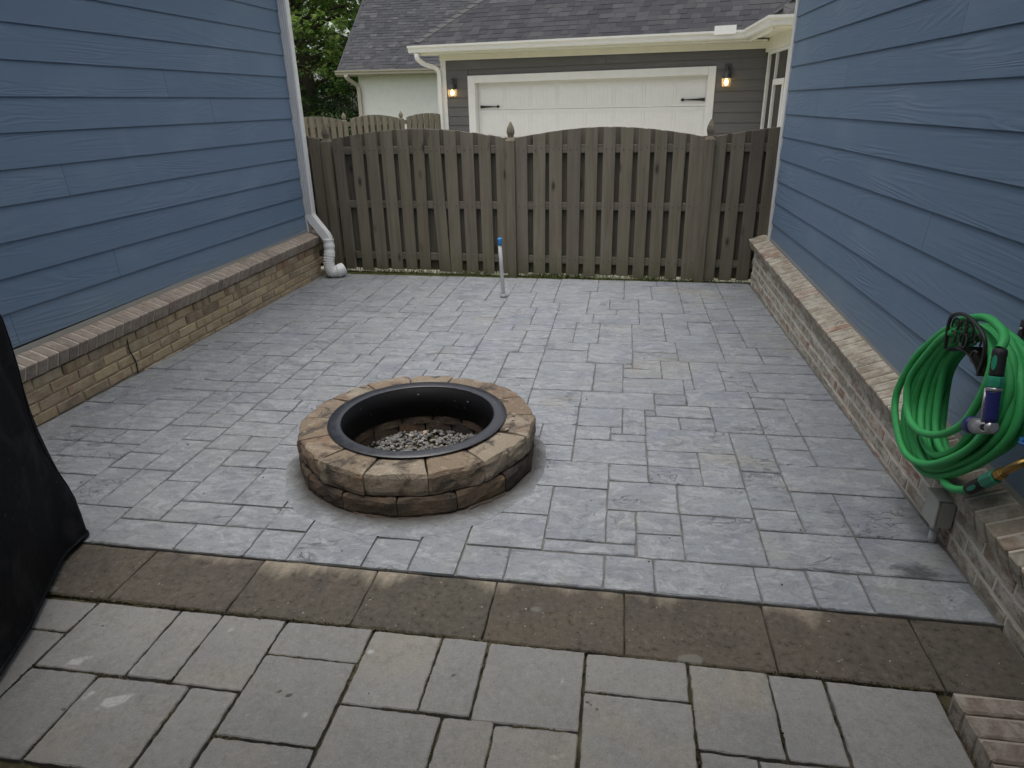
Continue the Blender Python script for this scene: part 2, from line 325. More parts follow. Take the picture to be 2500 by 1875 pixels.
t = T('lawn_soil', 0.95, 0.1); o = t.obj(); n = t.noise(o, 9, 6, 0.7); t.col(t.mix(t.ramp(n, [(0.35,0.0),(0.7,1.0)]), (0.075,0.068,0.028), (0.10,0.115,0.035))); t.bump(t.noise(o, 60, 5), 0.8, 0.02); MAT['lawn'] = t.m
t = T('ground_grass', 0.95, 0.1); o = t.obj(); n = t.noise(o, 3, 6, 0.7); t.col(t.mix(n, (0.05,0.075,0.025), (0.085,0.11,0.04))); MAT['field'] = t.m

# fire pit
t = T('fire_pit_block', 0.9, 0.22); o = t.obj(); v = t.objr(9)
c = t.ramp(t.rand(), [(0.0,(0.235,0.178,0.124)),(0.22,(0.215,0.177,0.133)),(0.42,(0.228,0.158,0.110)),(0.6,(0.285,0.240,0.182)),(0.8,(0.180,0.126,0.092)),(1,(0.235,0.190,0.143))])
n = t.noise(v, 8.5, 6, 0.66, 0.6); c = t.mix(t.ramp(n, [(0.51,0.0),(0.61,0.9)]), c, (0.070,0.061,0.053))
n = t.noise(v, 6.5, 6, 0.66, 0.6); c = t.mix(t.ramp(n, [(0.52,0.0),(0.63,0.75)]), c, (0.36,0.315,0.25))
n = t.noise(v, 5.0, 5, 0.6, 0.6); c = t.mix(t.ramp(n, [(0.58,0.0),(0.70,0.6)]), c, (0.215,0.115,0.068))
z = t.sep(o, 2)
n = t.noise(o, 130, 4, 0.7); c = t.mix(t.ramp(n, [(0.45,0.0),(0.85,0.5)]), c, (0.06,0.048,0.037))
pale_patch = t.ramp(t.noise(v, 22, 4, 0.7), [(0.58,0.0),(0.72,0.6)]); c = t.mix(pale_patch, c, (0.40,0.345,0.27))  # pale worn patches scattered by noise
t.col(c); h = t.math('ADD', t.noise(v, 20, 8, 0.72), t.math('MULTIPLY', t.noise(o, 150, 3), 0.35)); t.bump(h, 1.0, 0.012); MAT['block'] = t.m
t = T('charred_block', 0.9, 0.2); v = t.objr(9); o = t.obj()
c = t.ramp(t.rand(), [(0.0,(0.120,0.092,0.066)),(0.25,(0.140,0.102,0.070)),(0.5,(0.045,0.041,0.038)),(0.75,(0.125,0.080,0.057)),(1,(0.070,0.060,0.050))])
n = t.noise(v, 5.5, 5, 0.6, 0.4); c = t.mix(t.ramp(n, [(0.45,0.0),(0.65,0.8)]), c, (0.048,0.042,0.037))
n = t.noise(v, 7.0, 4, 0.6, 0.5); c = t.mix(t.ramp(n, [(0.58,0.0),(0.72,0.5)]), c, (0.24,0.16,0.09))
n = t.noise(v, 90, 3, 0.7); c = t.mix(t.ramp(n, [(0.6,0.0),(0.8,0.5)]), c, (0.30,0.22,0.15)); t.col(c); t.bump(t.noise(v, 20, 8, 0.72), 1.0, 0.012); MAT['char'] = t.m
t = T('black_steel', 0.6, 0.15); o = t.obj(); n = t.noise(o, 30, 5, 0.7); sp = t.noise(o, 75, 1, 0.5)
t.col(t.mix(t.ramp(sp, [(0.76,0.0),(0.78,0.7)]), t.mix(n, (0.0035,0.0037,0.0045), (0.007,0.0073,0.0085)), (0.45,0.45,0.45))); t.rough(t.ramp(n, [(0.3,0.5),(0.7,0.7)])); MAT['steel'] = t.m
t = T('dusty_sheen_steel', 0.34, 0.8); o = t.obj(); n = t.noise(o, 24, 6, 0.72); sp = t.noise(o, 60, 2, 0.5); c = t.mix(t.ramp(n, [(0.35,0.0),(0.7,1.0)]), (0.012,0.013,0.017), (0.030,0.032,0.040)); c = t.mix(t.ramp(sp, [(0.70,0.0),(0.73,0.6)]), c, (0.22,0.21,0.19)); t.col(c); t.rough(t.ramp(n, [(0.3,0.28),(0.7,0.5)])); MAT['rim'] = t.m  # sky reflection put into the lighter bluish base colour; pale specks are dust
t = T('grey_gravel', 0.9, 0.25); r = t.island(); c = t.ramp(r, [(0.0,(0.10,0.10,0.10)),(0.4,(0.16,0.158,0.152)),(0.75,(0.21,0.206,0.198)),(0.94,(0.27,0.26,0.245)),(0.985,(0.40,0.33,0.22)),(1,(0.42,0.41,0.40))])
t.col(c); t.bump(t.noise(t.obj(), 130, 4), 0.5, 0.004); MAT['gravel'] = t.m
t = T('pale_pebble', 0.9, 0.2); t.col(t.mix(t.noise(t.obj(), 60), (0.27,0.23,0.17), (0.42,0.38,0.31))); MAT['pebble'] = t.m

# timber
def wood(name, stops, dark, axis=2):
    t = T(name, 0.85, 0.2); v = t.objr(29)
    s = (26,26,1.3) if axis == 2 else (1.3,26,26)
    g = t.noise(t.sc(v, *s), 1.0, 6, 0.62, 0.6); c = t.ramp(t.rand(), stops)
    c = t.mix(t.ramp(g, [(0.42,0.0),(0.72,0.62)]), c, dark)
    b = t.noise(t.sc(v, 3,3,1.2), 1.6, 5, 0.6); c = t.mix(t.ramp(b, [(0.45,0.0),(0.75,0.6)]), c, t.mix(0.5, c, dark))
    b2 = t.noise(t.sc(v, 5,5,2), 1.0, 4, 0.6); c = t.mix(t.ramp(b2, [(0.55,0.0),(0.8,0.5)]), c, (0.19,0.175,0.145))
    k = t.vor(t.sc(v, 1,1,0.42), 6.0); c = t.mix(t.ramp(k, [(0.06,0.85),(0.10,0.35),(0.17,0.0)]), c, (0.045,0.038,0.032))       # knots
    gz = t.n('ShaderNodeNewGeometry').outputs['Position']; gr_ = t.math('ADD', t.math('SUBTRACT', 0.30, t.sep(gz, 2)), t.math('MULTIPLY', t.math('SUBTRACT', t.noise(t.sc(gz, 9,9,4), 1, 4), 0.5), 0.5)); c = t.mix(t.ramp(gr_, [(0.0,0.0),(0.3,0.5)]), c, (0.105,0.112,0.062))       # green staining at the foot
    t.col(c); t.bump(g, 0.35, 0.005); return t.m
MAT['fence'] = wood('weathered_fence_timber', [(0.0,(0.182,0.160,0.118)),(0.3,(0.232,0.206,0.155)),(0.55,(0.200,0.179,0.133)),(0.8,(0.214,0.185,0.146)),(1,(0.160,0.140,0.116))], (0.096,0.084,0.064))
MAT['fence_back'] = wood('rear_fence_timber', [(0.0,(0.150,0.132,0.106)),(1,(0.125,0.112,0.092))], (0.055,0.047,0.04))
MAT['post'] = wood('fence_post_timber', [(0.0,(0.212,0.186,0.138)),(1,(0.20,0.176,0.131))], (0.075,0.064,0.05))
MAT['rail'] = wood('fence_rail_timber', [(0.0,(0.175,0.158,0.125)),(1,(0.195,0.176,0.14))], (0.07,0.06,0.05), 0)
MAT['far_fence'] = wood('far_fence_timber', [(0.0,(0.165,0.152,0.115)),(1,(0.19,0.172,0.135))], (0.09,0.08,0.062))

t = T('asphalt_shingle', 0.92, 0.15); v = t.objr(17); r = t.rand()
c = t.ramp(r, [(0.0,(0.032,0.033,0.037)),(0.35,(0.042,0.043,0.048)),(0.7,(0.050,0.050,0.054)),(1,(0.064,0.064,0.067))])
n = t.noise(v, 220, 3, 0.8); c = t.mix(t.ramp(n, [(0.4,0.0),(0.8,0.4)]), c, (0.11,0.11,0.113)); t.col(c); t.bump(n, 0.5, 0.003); MAT['shingle'] = t.m
t = T('hip_cap_shingle', 0.92, 0.15); n = t.noise(t.objr(17), 220, 3, 0.8); t.col(t.mix(t.ramp(n, [(0.4,0.0),(0.8,0.5)]), (0.085,0.083,0.083), (0.16,0.155,0.15))); MAT['cap'] = t.m
t = T('far_asphalt_shingle', 0.92, 0.15); v = t.obj(); r = t.island()
c = t.ramp(r, [(0.0,(0.040,0.041,0.045)),(0.5,(0.052,0.053,0.058)),(0.85,(0.062,0.063,0.067)),(1,(0.085,0.085,0.088))]); n = t.noise(v, 160, 2, 0.8)
t.col(t.mix(t.ramp(n, [(0.4,0.0),(0.8,0.3)]), c, (0.11,0.11,0.113))); MAT['shingle_far'] = t.m
t = T('dark_screen', 0.6, 0.3); t.col(t.mix(t.noise(t.obj(), 3, 3), (0.035,0.033,0.030), (0.055,0.052,0.047))); MAT['screen'] = t.m
t = T('black_iron', 0.5, 0.45); t.col(t.mix(t.noise(t.obj(), 40), (0.012,0.012,0.012), (0.022,0.02,0.019))); MAT['iron'] = t.m
t = T('lantern_metal', 0.45, 0.5); t.col(t.mix(t.noise(t.obj(), 40), (0.035,0.036,0.037), (0.06,0.06,0.06))); MAT['lantern'] = t.m
t = T('lit_bulb', 0.5, 0.3); t.col((0.9,0.8,0.6)); t.b.inputs['Emission Color'].default_value = (1.0,0.72,0.36,1); t.b.inputs['Emission Strength'].default_value = 3.0; MAT['bulb'] = t.m
t = T('seeded_glass', 0.15, 0.5); t.col((1.0,0.9,0.72)); t.b.inputs['Transmission Weight'].default_value = 1.0; t.b.inputs['IOR'].default_value = 1.1; t.b.inputs['Emission Color'].default_value = (1.0,0.62,0.25,1); t.b.inputs['Emission Strength'].default_value = 0.16; MAT['glass'] = t.m

# hose kit
t = T('green_hose', 0.55, 0.3); o = t.obj(); n = t.noise(o, 25, 4, 0.6); n2 = t.noise(o, 70, 5, 0.75)
c = t.mix(t.ramp(n, [(0.4,0.0),(0.8,0.5)]), (0.040,0.345,0.095), (0.075,0.40,0.145)); t.col(t.mix(t.ramp(n2, [(0.54,0.0),(0.8,0.5)]), c, (0.07,0.19,0.085))); t.bump(t.noise(o, 300, 2), 0.15, 0.001); MAT['hose'] = t.m
def plain(name, c, rough, spec=0.4, metal=0.0, var=0.25, sc=40):
    t = T(name, rough, spec, metal); n = t.noise(t.obj(), sc, 4, 0.6); t.col(t.mix(t.math('MULTIPLY', n, var*2), c, tuple(x*0.55 for x in c))); t.bump(n, 0.06, 0.001); return t.m
MAT['rubber'] = plain('black_rubber', (0.018,0.019,0.019), 0.6)
MAT['teal'] = plain('teal_plastic', (0.03,0.27,0.16), 0.4)
MAT['navy'] = plain('navy_plastic', (0.022,0.028,0.14), 0.4)
MAT['silver'] = plain('silver_plastic', (0.42,0.42,0.43), 0.32, 0.5, 0.6)
MAT['brass'] = plain('aged_brass', (0.42,0.28,0.10), 0.35, 0.5, 0.9)
MAT['tap_blue'] = plain('blue_tap_paint', (0.03,0.13,0.36), 0.45)
MAT['tape'] = plain('blue_tape', (0.06,0.30,0.74), 0.5, 0.3, 0, 0.1)
t = T('black_cover_fabric', 0.85, 0.12); o = t.obj(); n = t.noise(o, 60, 4, 0.7); sp = t.noise(o, 95, 1)
t.col(t.mix(t.ramp(sp, [(0.78,0.0),(0.80,0.5)]), t.mix(n, (0.0055,0.006,0.007), (0.010,0.0105,0.012)), (0.2,0.2,0.2))); du = t.noise(o, 5, 7, 0.72, 0.5); t.col(t.mix(t.ramp(du, [(0.52,0.0),(0.75,0.5)]), t.b.inputs['Base Color'].links[0].from_socket, (0.055,0.056,0.057))); t.bump(t.noise(o, 14, 6, 0.7), 0.5, 0.01); MAT['cover'] = t.m

# plants
def leaf(name, stops, back):
    t = T(name, 0.6, 0.25); c = t.ramp(t.island(), stops); t.col(c)
    t.b.inputs['Subsurface Weight'].default_value = 0.0
    tr = t.n('ShaderNodeBsdfTranslucent'); t.set(tr, 'Color', t.mix(0.5, c, back)); mx = t.n('ShaderNodeMixShader'); mx.inputs[0].default_value = 0.45
    t.nt.links.new(t.b.outputs[0], mx.inputs[1]); t.nt.links.new(tr.outputs[0], mx.inputs[2])
    t.nt.links.new(mx.outputs[0], t.nt.nodes['Material Output'].inputs[0]); return t.m
MAT['leaf'] = leaf('oak_leaf', [(0.0,(0.065,0.125,0.04)),(0.5,(0.12,0.20,0.055)),(1,(0.23,0.31,0.09))], (0.36,0.52,0.10))
MAT['shrub'] = leaf('shrub_leaf', [(0.0,(0.02,0.05,0.018)),(1,(0.04,0.085,0.03))], (0.06,0.12,0.03))
MAT['grass'] = leaf('grass_blade', [(0.0,(0.05,0.09,0.018)),(0.5,(0.085,0.13,0.03)),(0.8,(0.16,0.17,0.05)),(1,(0.26,0.22,0.09))], (0.14,0.2,0.05))
t = T('tree_bark', 0.95, 0.1); n = t.noise(t.sc(t.obj(), 3,3,0.6), 3, 6, 0.7); t.col(t.mix(n, (0.045,0.036,0.027), (0.12,0.10,0.08))); t.bump(n, 0.8, 0.03); MAT['bark'] = t.m

# ------------------------------------------------------------------ ground sheets
g = MB().add([(-250,-250,-0.30),(250,-250,-0.30),(250,300,-0.30),(-250,300,-0.30)], [(0,1,2,3)]).build('ground', MAT['field'], kind='structure')
def sub_disc(poly, c, R, n=28):
    """convex polygon minus a disc: a list of convex pieces"""
    out = []; cur = [Vector(p) for p in poly]
    for k in range(n):
        a = 2*PI*(k+0.5)/n; nv = Vector((math.cos(a), math.sin(a))); d = R*math.cos(PI/n)
        ins, outs = [], []
        m = len(cur)
        if m < 3: break
        for i in range(m):
            p, q = cur[i], cur[(i+1) % m]; dp = (p-c).dot(nv)-d; dq = (q-c).dot(nv)-d
            (outs if dp > 0 else ins).append(p)
            if (dp > 0) != (dq > 0):
                x = p + (q-p)*(dp/(dp-dq)); ins.append(x); outs.append(x)
        if len(outs) >= 3: out.append(outs)
        cur = ins
    return out
def area(p): return abs(sum(p[i][0]*p[(i+1)%len(p)][1]-p[(i+1)%len(p)][0]*p[i][1] for i in range(len(p)))/2)
PIT = Vector((-0.905, 2.79)); 
XL = lambda y: -3.06+0.0353*(y-2.9)          # foot of the left wall
XR = lambda y: 1.24-0.0178*(y-2.1)           # foot of the right wall
YF = lambda x: 6.375-0.032*(x+0.8)           # far edge of the patio
Y0 = lambda x: 1.936-0.010*(x+0.4)           # its near edge
# concrete slab under the stamped stones, with the pit's hole left open
mb = MB()
for pc in sub_disc([(-3.12,Y0(-3.1)),(1.30,Y0(1.3)),(1.20,YF(1.2)),(-2.98,YF(-3))], PIT, 0.40):
    if area(pc) > 1e-5: mb.prism([(p[0],p[1],-0.12) for p in pc], [(p[0],p[1],-0.008) for p in pc])
patio = mb.build('patio', MAT['joint'], kind='structure')
# stamped stones on an ashlar grid
DX, DY = 0.0585, 0.0775
X0, YB = -2.88, 1.965
NX, NY = int((1.13-X0)/DX), int((6.28-YB)/DY)
FIX = """-.49 -.17 4.17 4.33|-.18 .07 4.16 4.55|.08 .39 4.2 4.36|-.5 -.14 3.97 4.15|-.39 -.14 3.67 3.97|-.15 .07 3.84 4.14|-.15 .06 3.71 3.83|.08 .24 4.04 4.19|.08 .23 3.91 4.02|.25 .42 3.91 4.18|.07 .41 3.7 3.9|.43 .63 3.76 4.18|.66 .98 4.04 4.25|.65 .82 3.89 4.03|.64 .82 3.74 3.89|.83 .96 3.74 4.02|-.16 .19 3.48 3.7|.2 .41 3.55 3.69|.42 .77 3.53 3.74|-.38 -.14 3.2 3.65|-.16 .02 3.32 3.47|-.16 .02 3.18 3.32|.02 .19 3.16 3.46|.2 .51 3.39 3.54|.2 .52 3.22 3.4|.53 .77 3.2 3.53|-.38 -.21 2.99 3.17|-.22 -.04 2.85 3.17|-.03 .18 2.67 3.17|.19 .54 2.97 3.21|-.36 -.04 2.61 2.84|.19 .36 2.82 2.98|.18 .36 2.66 2.82|.37 .54 2.65 2.96|-.04 .3 2.42 2.68|-.04 .12 2.18 2.43|-.26 -.03 2.16 2.62|.55 .77 2.85 3.2|.79 .95 3.06 3.24|.78 .95 2.93 3.06|.95 1.14 2.93 3.24|.55 .77 2.72 2.85|.77 1.13 2.7 2.93|.55 .71 2.51 2.71|.72 .9 2.37 2.69|.55 .72 2.38 2.51|.92 1.1 2.55 2.69|.92 1.09 2.39 2.55|.55 .89 2.13 2.37|.91 1.13 2.19 2.38|.39 .54 2.16 2.3|.69 .87 1.98 2.14"""
occ = [[False]*NY for _ in range(NX)]; cells = []
def put(i0, i1, j0, j1):
    i0, j0, i1, j1 = max(i0,0), max(j0,0), min(i1,NX), min(j1,NY)
    if i1 <= i0 or j1 <= j0: return
    if any(occ[i][j] for i in range(i0,i1) for j in range(j0,j1)): return
    for i in range(i0,i1):
        for j in range(j0,j1): occ[i][j] = True
    cells.append((i0,i1,j0,j1))
for r in FIX.split('|'):
    a, b, c, d = map(float, r.split()); put(round((a-X0)/DX), round((b-X0)/DX), round((c-YB)/DY), round((d-YB)/DY))
rs = random.Random(21)
SZ = [(6,3)]*4+[(3,2)]*5+[(3,4)]*3+[(4,4)]*2+[(4,5)]+[(4,2)]*3+[(6,2)]*4+[(5,3)]*2+[(5,2)]*2
def fill(occ, NX, NY, SZ, put, rs):
    for j in range(NY):
        for i in range(NX):
            if occ[i][j]: continue
            run = 0
            while i+run < NX and not occ[i+run][j]: run += 1
            opts = SZ[:]; rs.shuffle(opts); best = None
            for w, h in opts:
                if w > run or (run-w in (1,2)): continue
                hh = 0
                while hh < h and j+hh < NY and all(not occ[i+q][j+hh] for q in range(w)): hh += 1
                if hh == h: best = (w,h); break
                if best is None or hh*w > best[0]*best[1]: best = (w,hh)
            if best is None:
                w = min(run, 5); hh = 0
                while hh < 3 and j+hh < NY and all(not occ[i+q][j+hh] for q in range(w)): hh += 1
                best = (w, hh)
            put(i, i+best[0], j, j+best[1])
# let measured stones take up slivers left beside them
def grow():
    for n, (i0,i1,j0,j1) in enumerate(cells):
        for side in range(4):
            for depth in (1, 2):
                if side == 0: st = [(i1+q, j) for q in range(depth) for j in range(j0,j1)]; nx = [(i1+depth, j) for j in range(j0,j1)]
                elif side == 1: st = [(i0-1-q, j) for q in range(depth) for j in range(j0,j1)]; nx = [(i0-1-depth, j) for j in range(j0,j1)]
                elif side == 2: st = [(i, j1+q) for q in range(depth) for i in range(i0,i1)]; nx = [(i, j1+depth) for i in range(i0,i1)]
                else: st = [(i, j0-1-q) for q in range(depth) for i in range(i0,i1)]; nx = [(i, j0-1-depth) for i in range(i0,i1)]
                free = lambda a, b: 0 <= a < NX and 0 <= b < NY and not occ[a][b]
                if all(free(a,b) for a, b in st) and (depth == 1 or side < 2) and sum(free(a,b) for a, b in nx) <= len(nx)*0.4:
                    for a, b in st: occ[a][b] = True
                    if side == 0: i1 += depth
                    elif side == 1: i0 -= depth
                    elif side == 2: j1 += depth
                    else: j0 -= depth
                    cells[n] = (i0,i1,j0,j1); break
grow()
nfix = len(cells)
fill(occ, NX, NY, SZ, put, rs)
# merge what is still narrow with a neighbour that shares its whole side
for _ in range(4):
    done = True
    for n, c in enumerate(cells):
        if c is None or not (c[1]-c[0] < 3 or c[3]-c[2] < 2): continue
        for m, d in enumerate(cells):
            if d is None or m == n: continue
            if c[2:] == d[2:] and (c[1] == d[0] or c[0] == d[1]) and (d[1]-d[0]+c[1]-c[0]) <= 7: cells[n] = (min(c[0],d[0]),max(c[1],d[1]),*c[2:]); cells[m] = None; done = False; break
            if c[:2] == d[:2] and (c[3] == d[2] or c[2] == d[3]) and (d[3]-d[2]+c[3]-c[2]) <= 5: cells[n] = (*c[:2],min(c[2],d[2]),max(c[3],d[3])); cells[m] = None; done = False; break
    if done: break
cells = [c for c in cells if c]
def slab_mesh(poly, z0, z1, gap, lip, rnd, sub=0.07, amp=0.0018, tilt=0.0012, gy=None):
    """one cut or cast stone: wandering edge, eased arris, faintly uneven top"""
    c = Vector((sum(p[0] for p in poly)/len(poly), sum(p[1] for p in poly)/len(poly)))
    pts = []
    m = len(poly)
    for i in range(m):
        a, b = Vector(poly[i][:2]), Vector(poly[(i+1)%m][:2]); L = (b-a).length; k = max(1, int(L/sub)); e = (b-a).normalized(); nn = Vector((e.y, -e.x))
        for q in range(k):
            p = a + (b-a)*(q/k)
            if q: p = p + nn*rnd.uniform(-amp, amp)
            else: p = p + (c-p).normalized()*rnd.uniform(0.0, 0.004)
            pts.append(p)
    def shrink(p, d):
        v = c-p; dy = d if gy is None else d-gap+gy; return p + Vector((math.copysign(min(abs(v.x), d), v.x), math.copysign(min(abs(v.y), dy), v.y)))
    tx, ty = rnd.uniform(-tilt, tilt), rnd.uniform(-tilt, tilt)
    r0 = [(*(shrink(p, gap)-c), z0) for p in pts]; r1 = [(*(shrink(p, gap)-c), z1-lip) for p in pts]
    r2 = [(*(shrink(p, gap+lip*1.1)-c), z1+rnd.uniform(-0.0006,0.0006)+tx*(1 if p.x > c.x else -1)+ty*(1 if p.y > c.y else -1)) for p in pts]
    mb = MB(); n = len(pts); mb.add(r0+r1+r2, [(i,(i+1)%n,n+(i+1)%n,n+i) for i in range(n)]+[(n+i,n+(i+1)%n,2*n+(i+1)%n,2*n+i) for i in range(n)]+[tuple(range(2*n,3*n))])
    return mb.mesh('stone'), c
stones = []
for (i0,i1,j0,j1) in cells:
    x0, x1, y0, y1 = X0+i0*DX, X0+i1*DX, YB+j0*DY, YB+j1*DY
    # stones along the rim run out to the walls and the slab's edges
    if i1 >= NX: x1 = None
    P = [[x0,y0],[x1,y0],[x1,y1],[x0,y1]]
    for q in P:
        if q[0] is None: q[0] = XR(q[1])-0.015
        if j1 >= NY and q[1] == y1: q[1] = YF(q[0])-0.004
        if j0 == 0 and q[1] == y0: q[1] = Y0(q[0])-0.0055
    stones.append(P)
yy = YB      # long trowelled-in stones beside the left wall
while yy < 6.3:
    hgt = rs.choice([0.31,0.47,0.62,0.23]); y1 = yy+hgt
    if y1 > 6.15: y1 = None
    P = [[XL(yy)+0.012, yy if yy > YB else Y0(-3)-0.0055],[X0, yy if yy > YB else Y0(-3)-0.0055],[X0, y1 or YF(X0)-0.004],[XL(y1 or 6.4)+0.012, y1 or YF(-3)-0.004]]
    stones.append(P); yy = y1 or 99
stones.sort(key=lambda P: min(q[1] for q in P) - 0.4*math.sqrt(area(P)))
rest = MB(); cnt = 0
for P in stones:
    rnd = random.Random(int((P[0][0]*977+P[0][1]*613)*100))
    cx, cy = sum(q[0] for q in P)/4, sum(q[1] for q in P)/4
    R = max((Vector(q)-Vector((cx,cy))).length for q in P); dist = (Vector((cx,cy))-PIT).length
    if dist - R < 0.585:
        pieces = [pc for pc in sub_disc(P, PIT, 0.565) if area(pc) > 2e-4]
        if not pieces: continue
        mb = MB(); g2 = 0.004
        for pc in pieces:
            q = [(min(max(p[0], P[0][0]+g2), max(P[1][0],P[2][0])-g2)-cx, min(max(p[1], min(P[0][1],P[1][1])+g2), max(P[2][1],P[3][1])-g2)-cy) for p in pc]
            mb.prism([(*p,-0.011) for p in q], [(*p,0.0) for p in q])
        me = mb.mesh('stone'); c = Vector((cx,cy))
    else: me, c = slab_mesh(P, -0.011, rnd.uniform(-0.0012,0.0008), 0.0022, 0.0035, rnd, 0.05, 0.0026, gy=0.0046)
    if cnt < 299:
        me.materials.append(MAT['stamp']); link('stone', me, patio, Matrix.Translation((c.x, c.y, 0))); cnt += 1
    else:
        o0 = len(rest.v); rest.v += [(v.co.x+c.x, v.co.y+c.y, v.co.z) for v in me.vertices]
        for p in me.polygons: rest.f.append([o0+i for i in p.vertices]); rest.mi.append(0); rest.sm.append(False)
if rest.v: rest.build('far_stones', MAT['stamp'], patio, kind='stuff', fix=False)
# smooth trowelled collar round the pit
mb = MB(); N = 72; ri, ro, rt = [], [], []
for k in range(N):
    a = 2*PI*k/N; R = 0.605-0.050*math.sin(a)+0.03*mnoise.noise(Vector((math.cos(a)*1.6, math.sin(a)*1.6, 3)))+0.018*mnoise.noise(Vector((math.cos(a)*6, math.sin(a)*6, 9)))
    u = Vector((math.cos(a), math.sin(a), 0)); C = Vector((*PIT, 0))
    ri.append(C+u*0.44+Vector((0,0,0.006))); rt.append(C+u*(R-0.03)+Vector((0,0,0.005))); ro.append(C+u*R+Vector((0,0,0.0012)))
mb.rings([ri, rt, ro], 0, True, (False, False)); mb.build('concrete_collar', MAT['collar'], patio, fix=False)
# dark damp smear at the foot of the right wall, a thin stain sheet with a broken edge
t = T('damp_stain', 0.5, 0.4); o = t.obj(); n = t.noise(t.sc(o,1,2.2,1), 13, 6, 0.7)
d_ = t.math('SQRT', t.math('ADD', t.math('POWER', t.math('MULTIPLY', t.sep(o,0), 8.6), 2.0), t.math('POWER', t.math('MULTIPLY', t.sep(o,1), 15.0), 2.0)))
al = t.ramp(t.math('ADD', t.math('SUBTRACT', 1.0, d_), t.math('MULTIPLY', t.math('SUBTRACT', n, 0.5), 2.4)), [(0.22,0.0),(0.75,0.6)])
t.col(t.mix(n, (0.05,0.052,0.055), (0.10,0.104,0.11))); t.set(t.b, 'Alpha', al)
MB().add([(-0.17,-0.09,0),(0.125,-0.09,0),(0.125,0.10,0),(-0.17,0.10,0)], [(0,1,2,3)]).build('damp_stain', t.m, patio, fix=False, mw=Matrix.Translation((1.075,2.155,0.004)))

# ------------------------------------------------------------------ brown border and grey pavers
terr = MB()
terr.add([(-3.4,-2.2,-0.032),(1.5,-2.2,-0.032),(1.5,1.94,-0.032),(-3.4,1.945,-0.032)], [(0,1,2,3)])
terrace = terr.build('terrace', MAT['soil'], kind='structure')
BT = [-3.05,-2.605,-2.16,-1.715,-1.269,-0.826,-0.385,0.060,0.508,0.962,1.235]
for k in range(len(BT)-1):
    rnd = random.Random(50+k); a, b = BT[k], BT[k+1]
    lo = lambda x: 1.645-0.016*(x+0.4)
    me, c = slab_mesh([(a,lo(a)),(b-(0 if k < 9 else 0),lo(b)),(b,Y0(b)-0.001),(a,Y0(a)-0.001)], -0.06, -0.012, 0.0016, 0.004, rnd, 0.045, 0.0022)
    me.materials.append(MAT['border']); bo = link('border_stone', me, terrace, Matrix.Translation((c.x, c.y, 0)))
    for v in me.vertices: v.co += Vector((0, c.y, 0))            # keeps the band along the far edge readable in object space
    bo.matrix_basis = Matrix.Translation((c.x, 0, 0)); WM[bo.name] = bo.matrix_basis.copy()
PV = [(-2.03,-1.735,1.505,1.645),(-2.03,-1.735,1.21,1.499),(-1.727,-1.42,1.36,1.648),(-1.415,-1.27,1.36,1.648),(-1.264,-1.042,1.355,1.648),(-1.035,-0.742,1.503,1.645),(-1.035,-0.744,1.205,1.497),
 (-0.735,-0.513,1.354,1.643),(-0.507,-0.362,1.352,1.641),(-0.356,-0.06,1.347,1.639),(-0.053,0.242,1.49,1.634),(-0.053,0.245,1.194,1.484),(0.25,0.471,1.335,1.626),(0.477,0.626,1.333,1.622),(0.633,0.93,1.18,1.616),
 (-2.03,-1.735,1.06,1.204),(-1.727,-1.503,1.064,1.354),(-1.497,-1.2,1.064,1.35),(-1.192,-1.045,1.06,1.347),(-1.035,-0.745,0.91,1.198),(-0.735,-0.439,1.05,1.347),(-0.433,-0.292,1.05,1.345),(-0.286,-0.06,1.05,1.341),(0.253,0.397,1.04,1.328),(0.403,0.626,1.04,1.326),(-0.053,0.245,1.05,1.187),(0.633,0.93,1.04,1.173)]
for yb in (1.355, 1.06):      # the rows go on to the left, under the cover
    x = -2.037
    while x > -3.0: w = rs.choice([0.15,0.225,0.3]); PV.append((x-w, x-0.007, yb+0.004, yb+(0.288 if yb > 1.1 else 0.288))); x -= w
yb = 1.04
while yb > -1.2:
    x = -3.0
    while x < 0.9:
        w = rs.choice([0.15,0.225,0.3,0.3]); w = min(w, 0.93-x)
        top = yb-0.007 if not (-1.1 < x+w/2 < -0.74 and yb > 1.0) else 0.90
        if w > 0.05: PV.append((x, x+w-0.007, yb-0.295, top))
        x += w
    yb -= 0.30
# joints tapering open here and there, as the laid rows drift
for k, (a, b, c0, d) in enumerate(PV):
    rnd = random.Random(300+k); j = lambda: rnd.uniform(-0.0022, 0.0022)
    me, c = slab_mesh([(a+j(),c0+j()),(b+j(),c0+j()),(b+j(),d+j()),(a+j(),d+j())], -0.06, -0.013+rnd.uniform(-0.0015,0.0015), 0.0006, 0.0028, rnd, 0.016, 0.0017, 0.0008)
    me.materials.append(MAT['paver']); link('paver', me, terrace, Matrix.Translation((c.x, c.y, 0)))

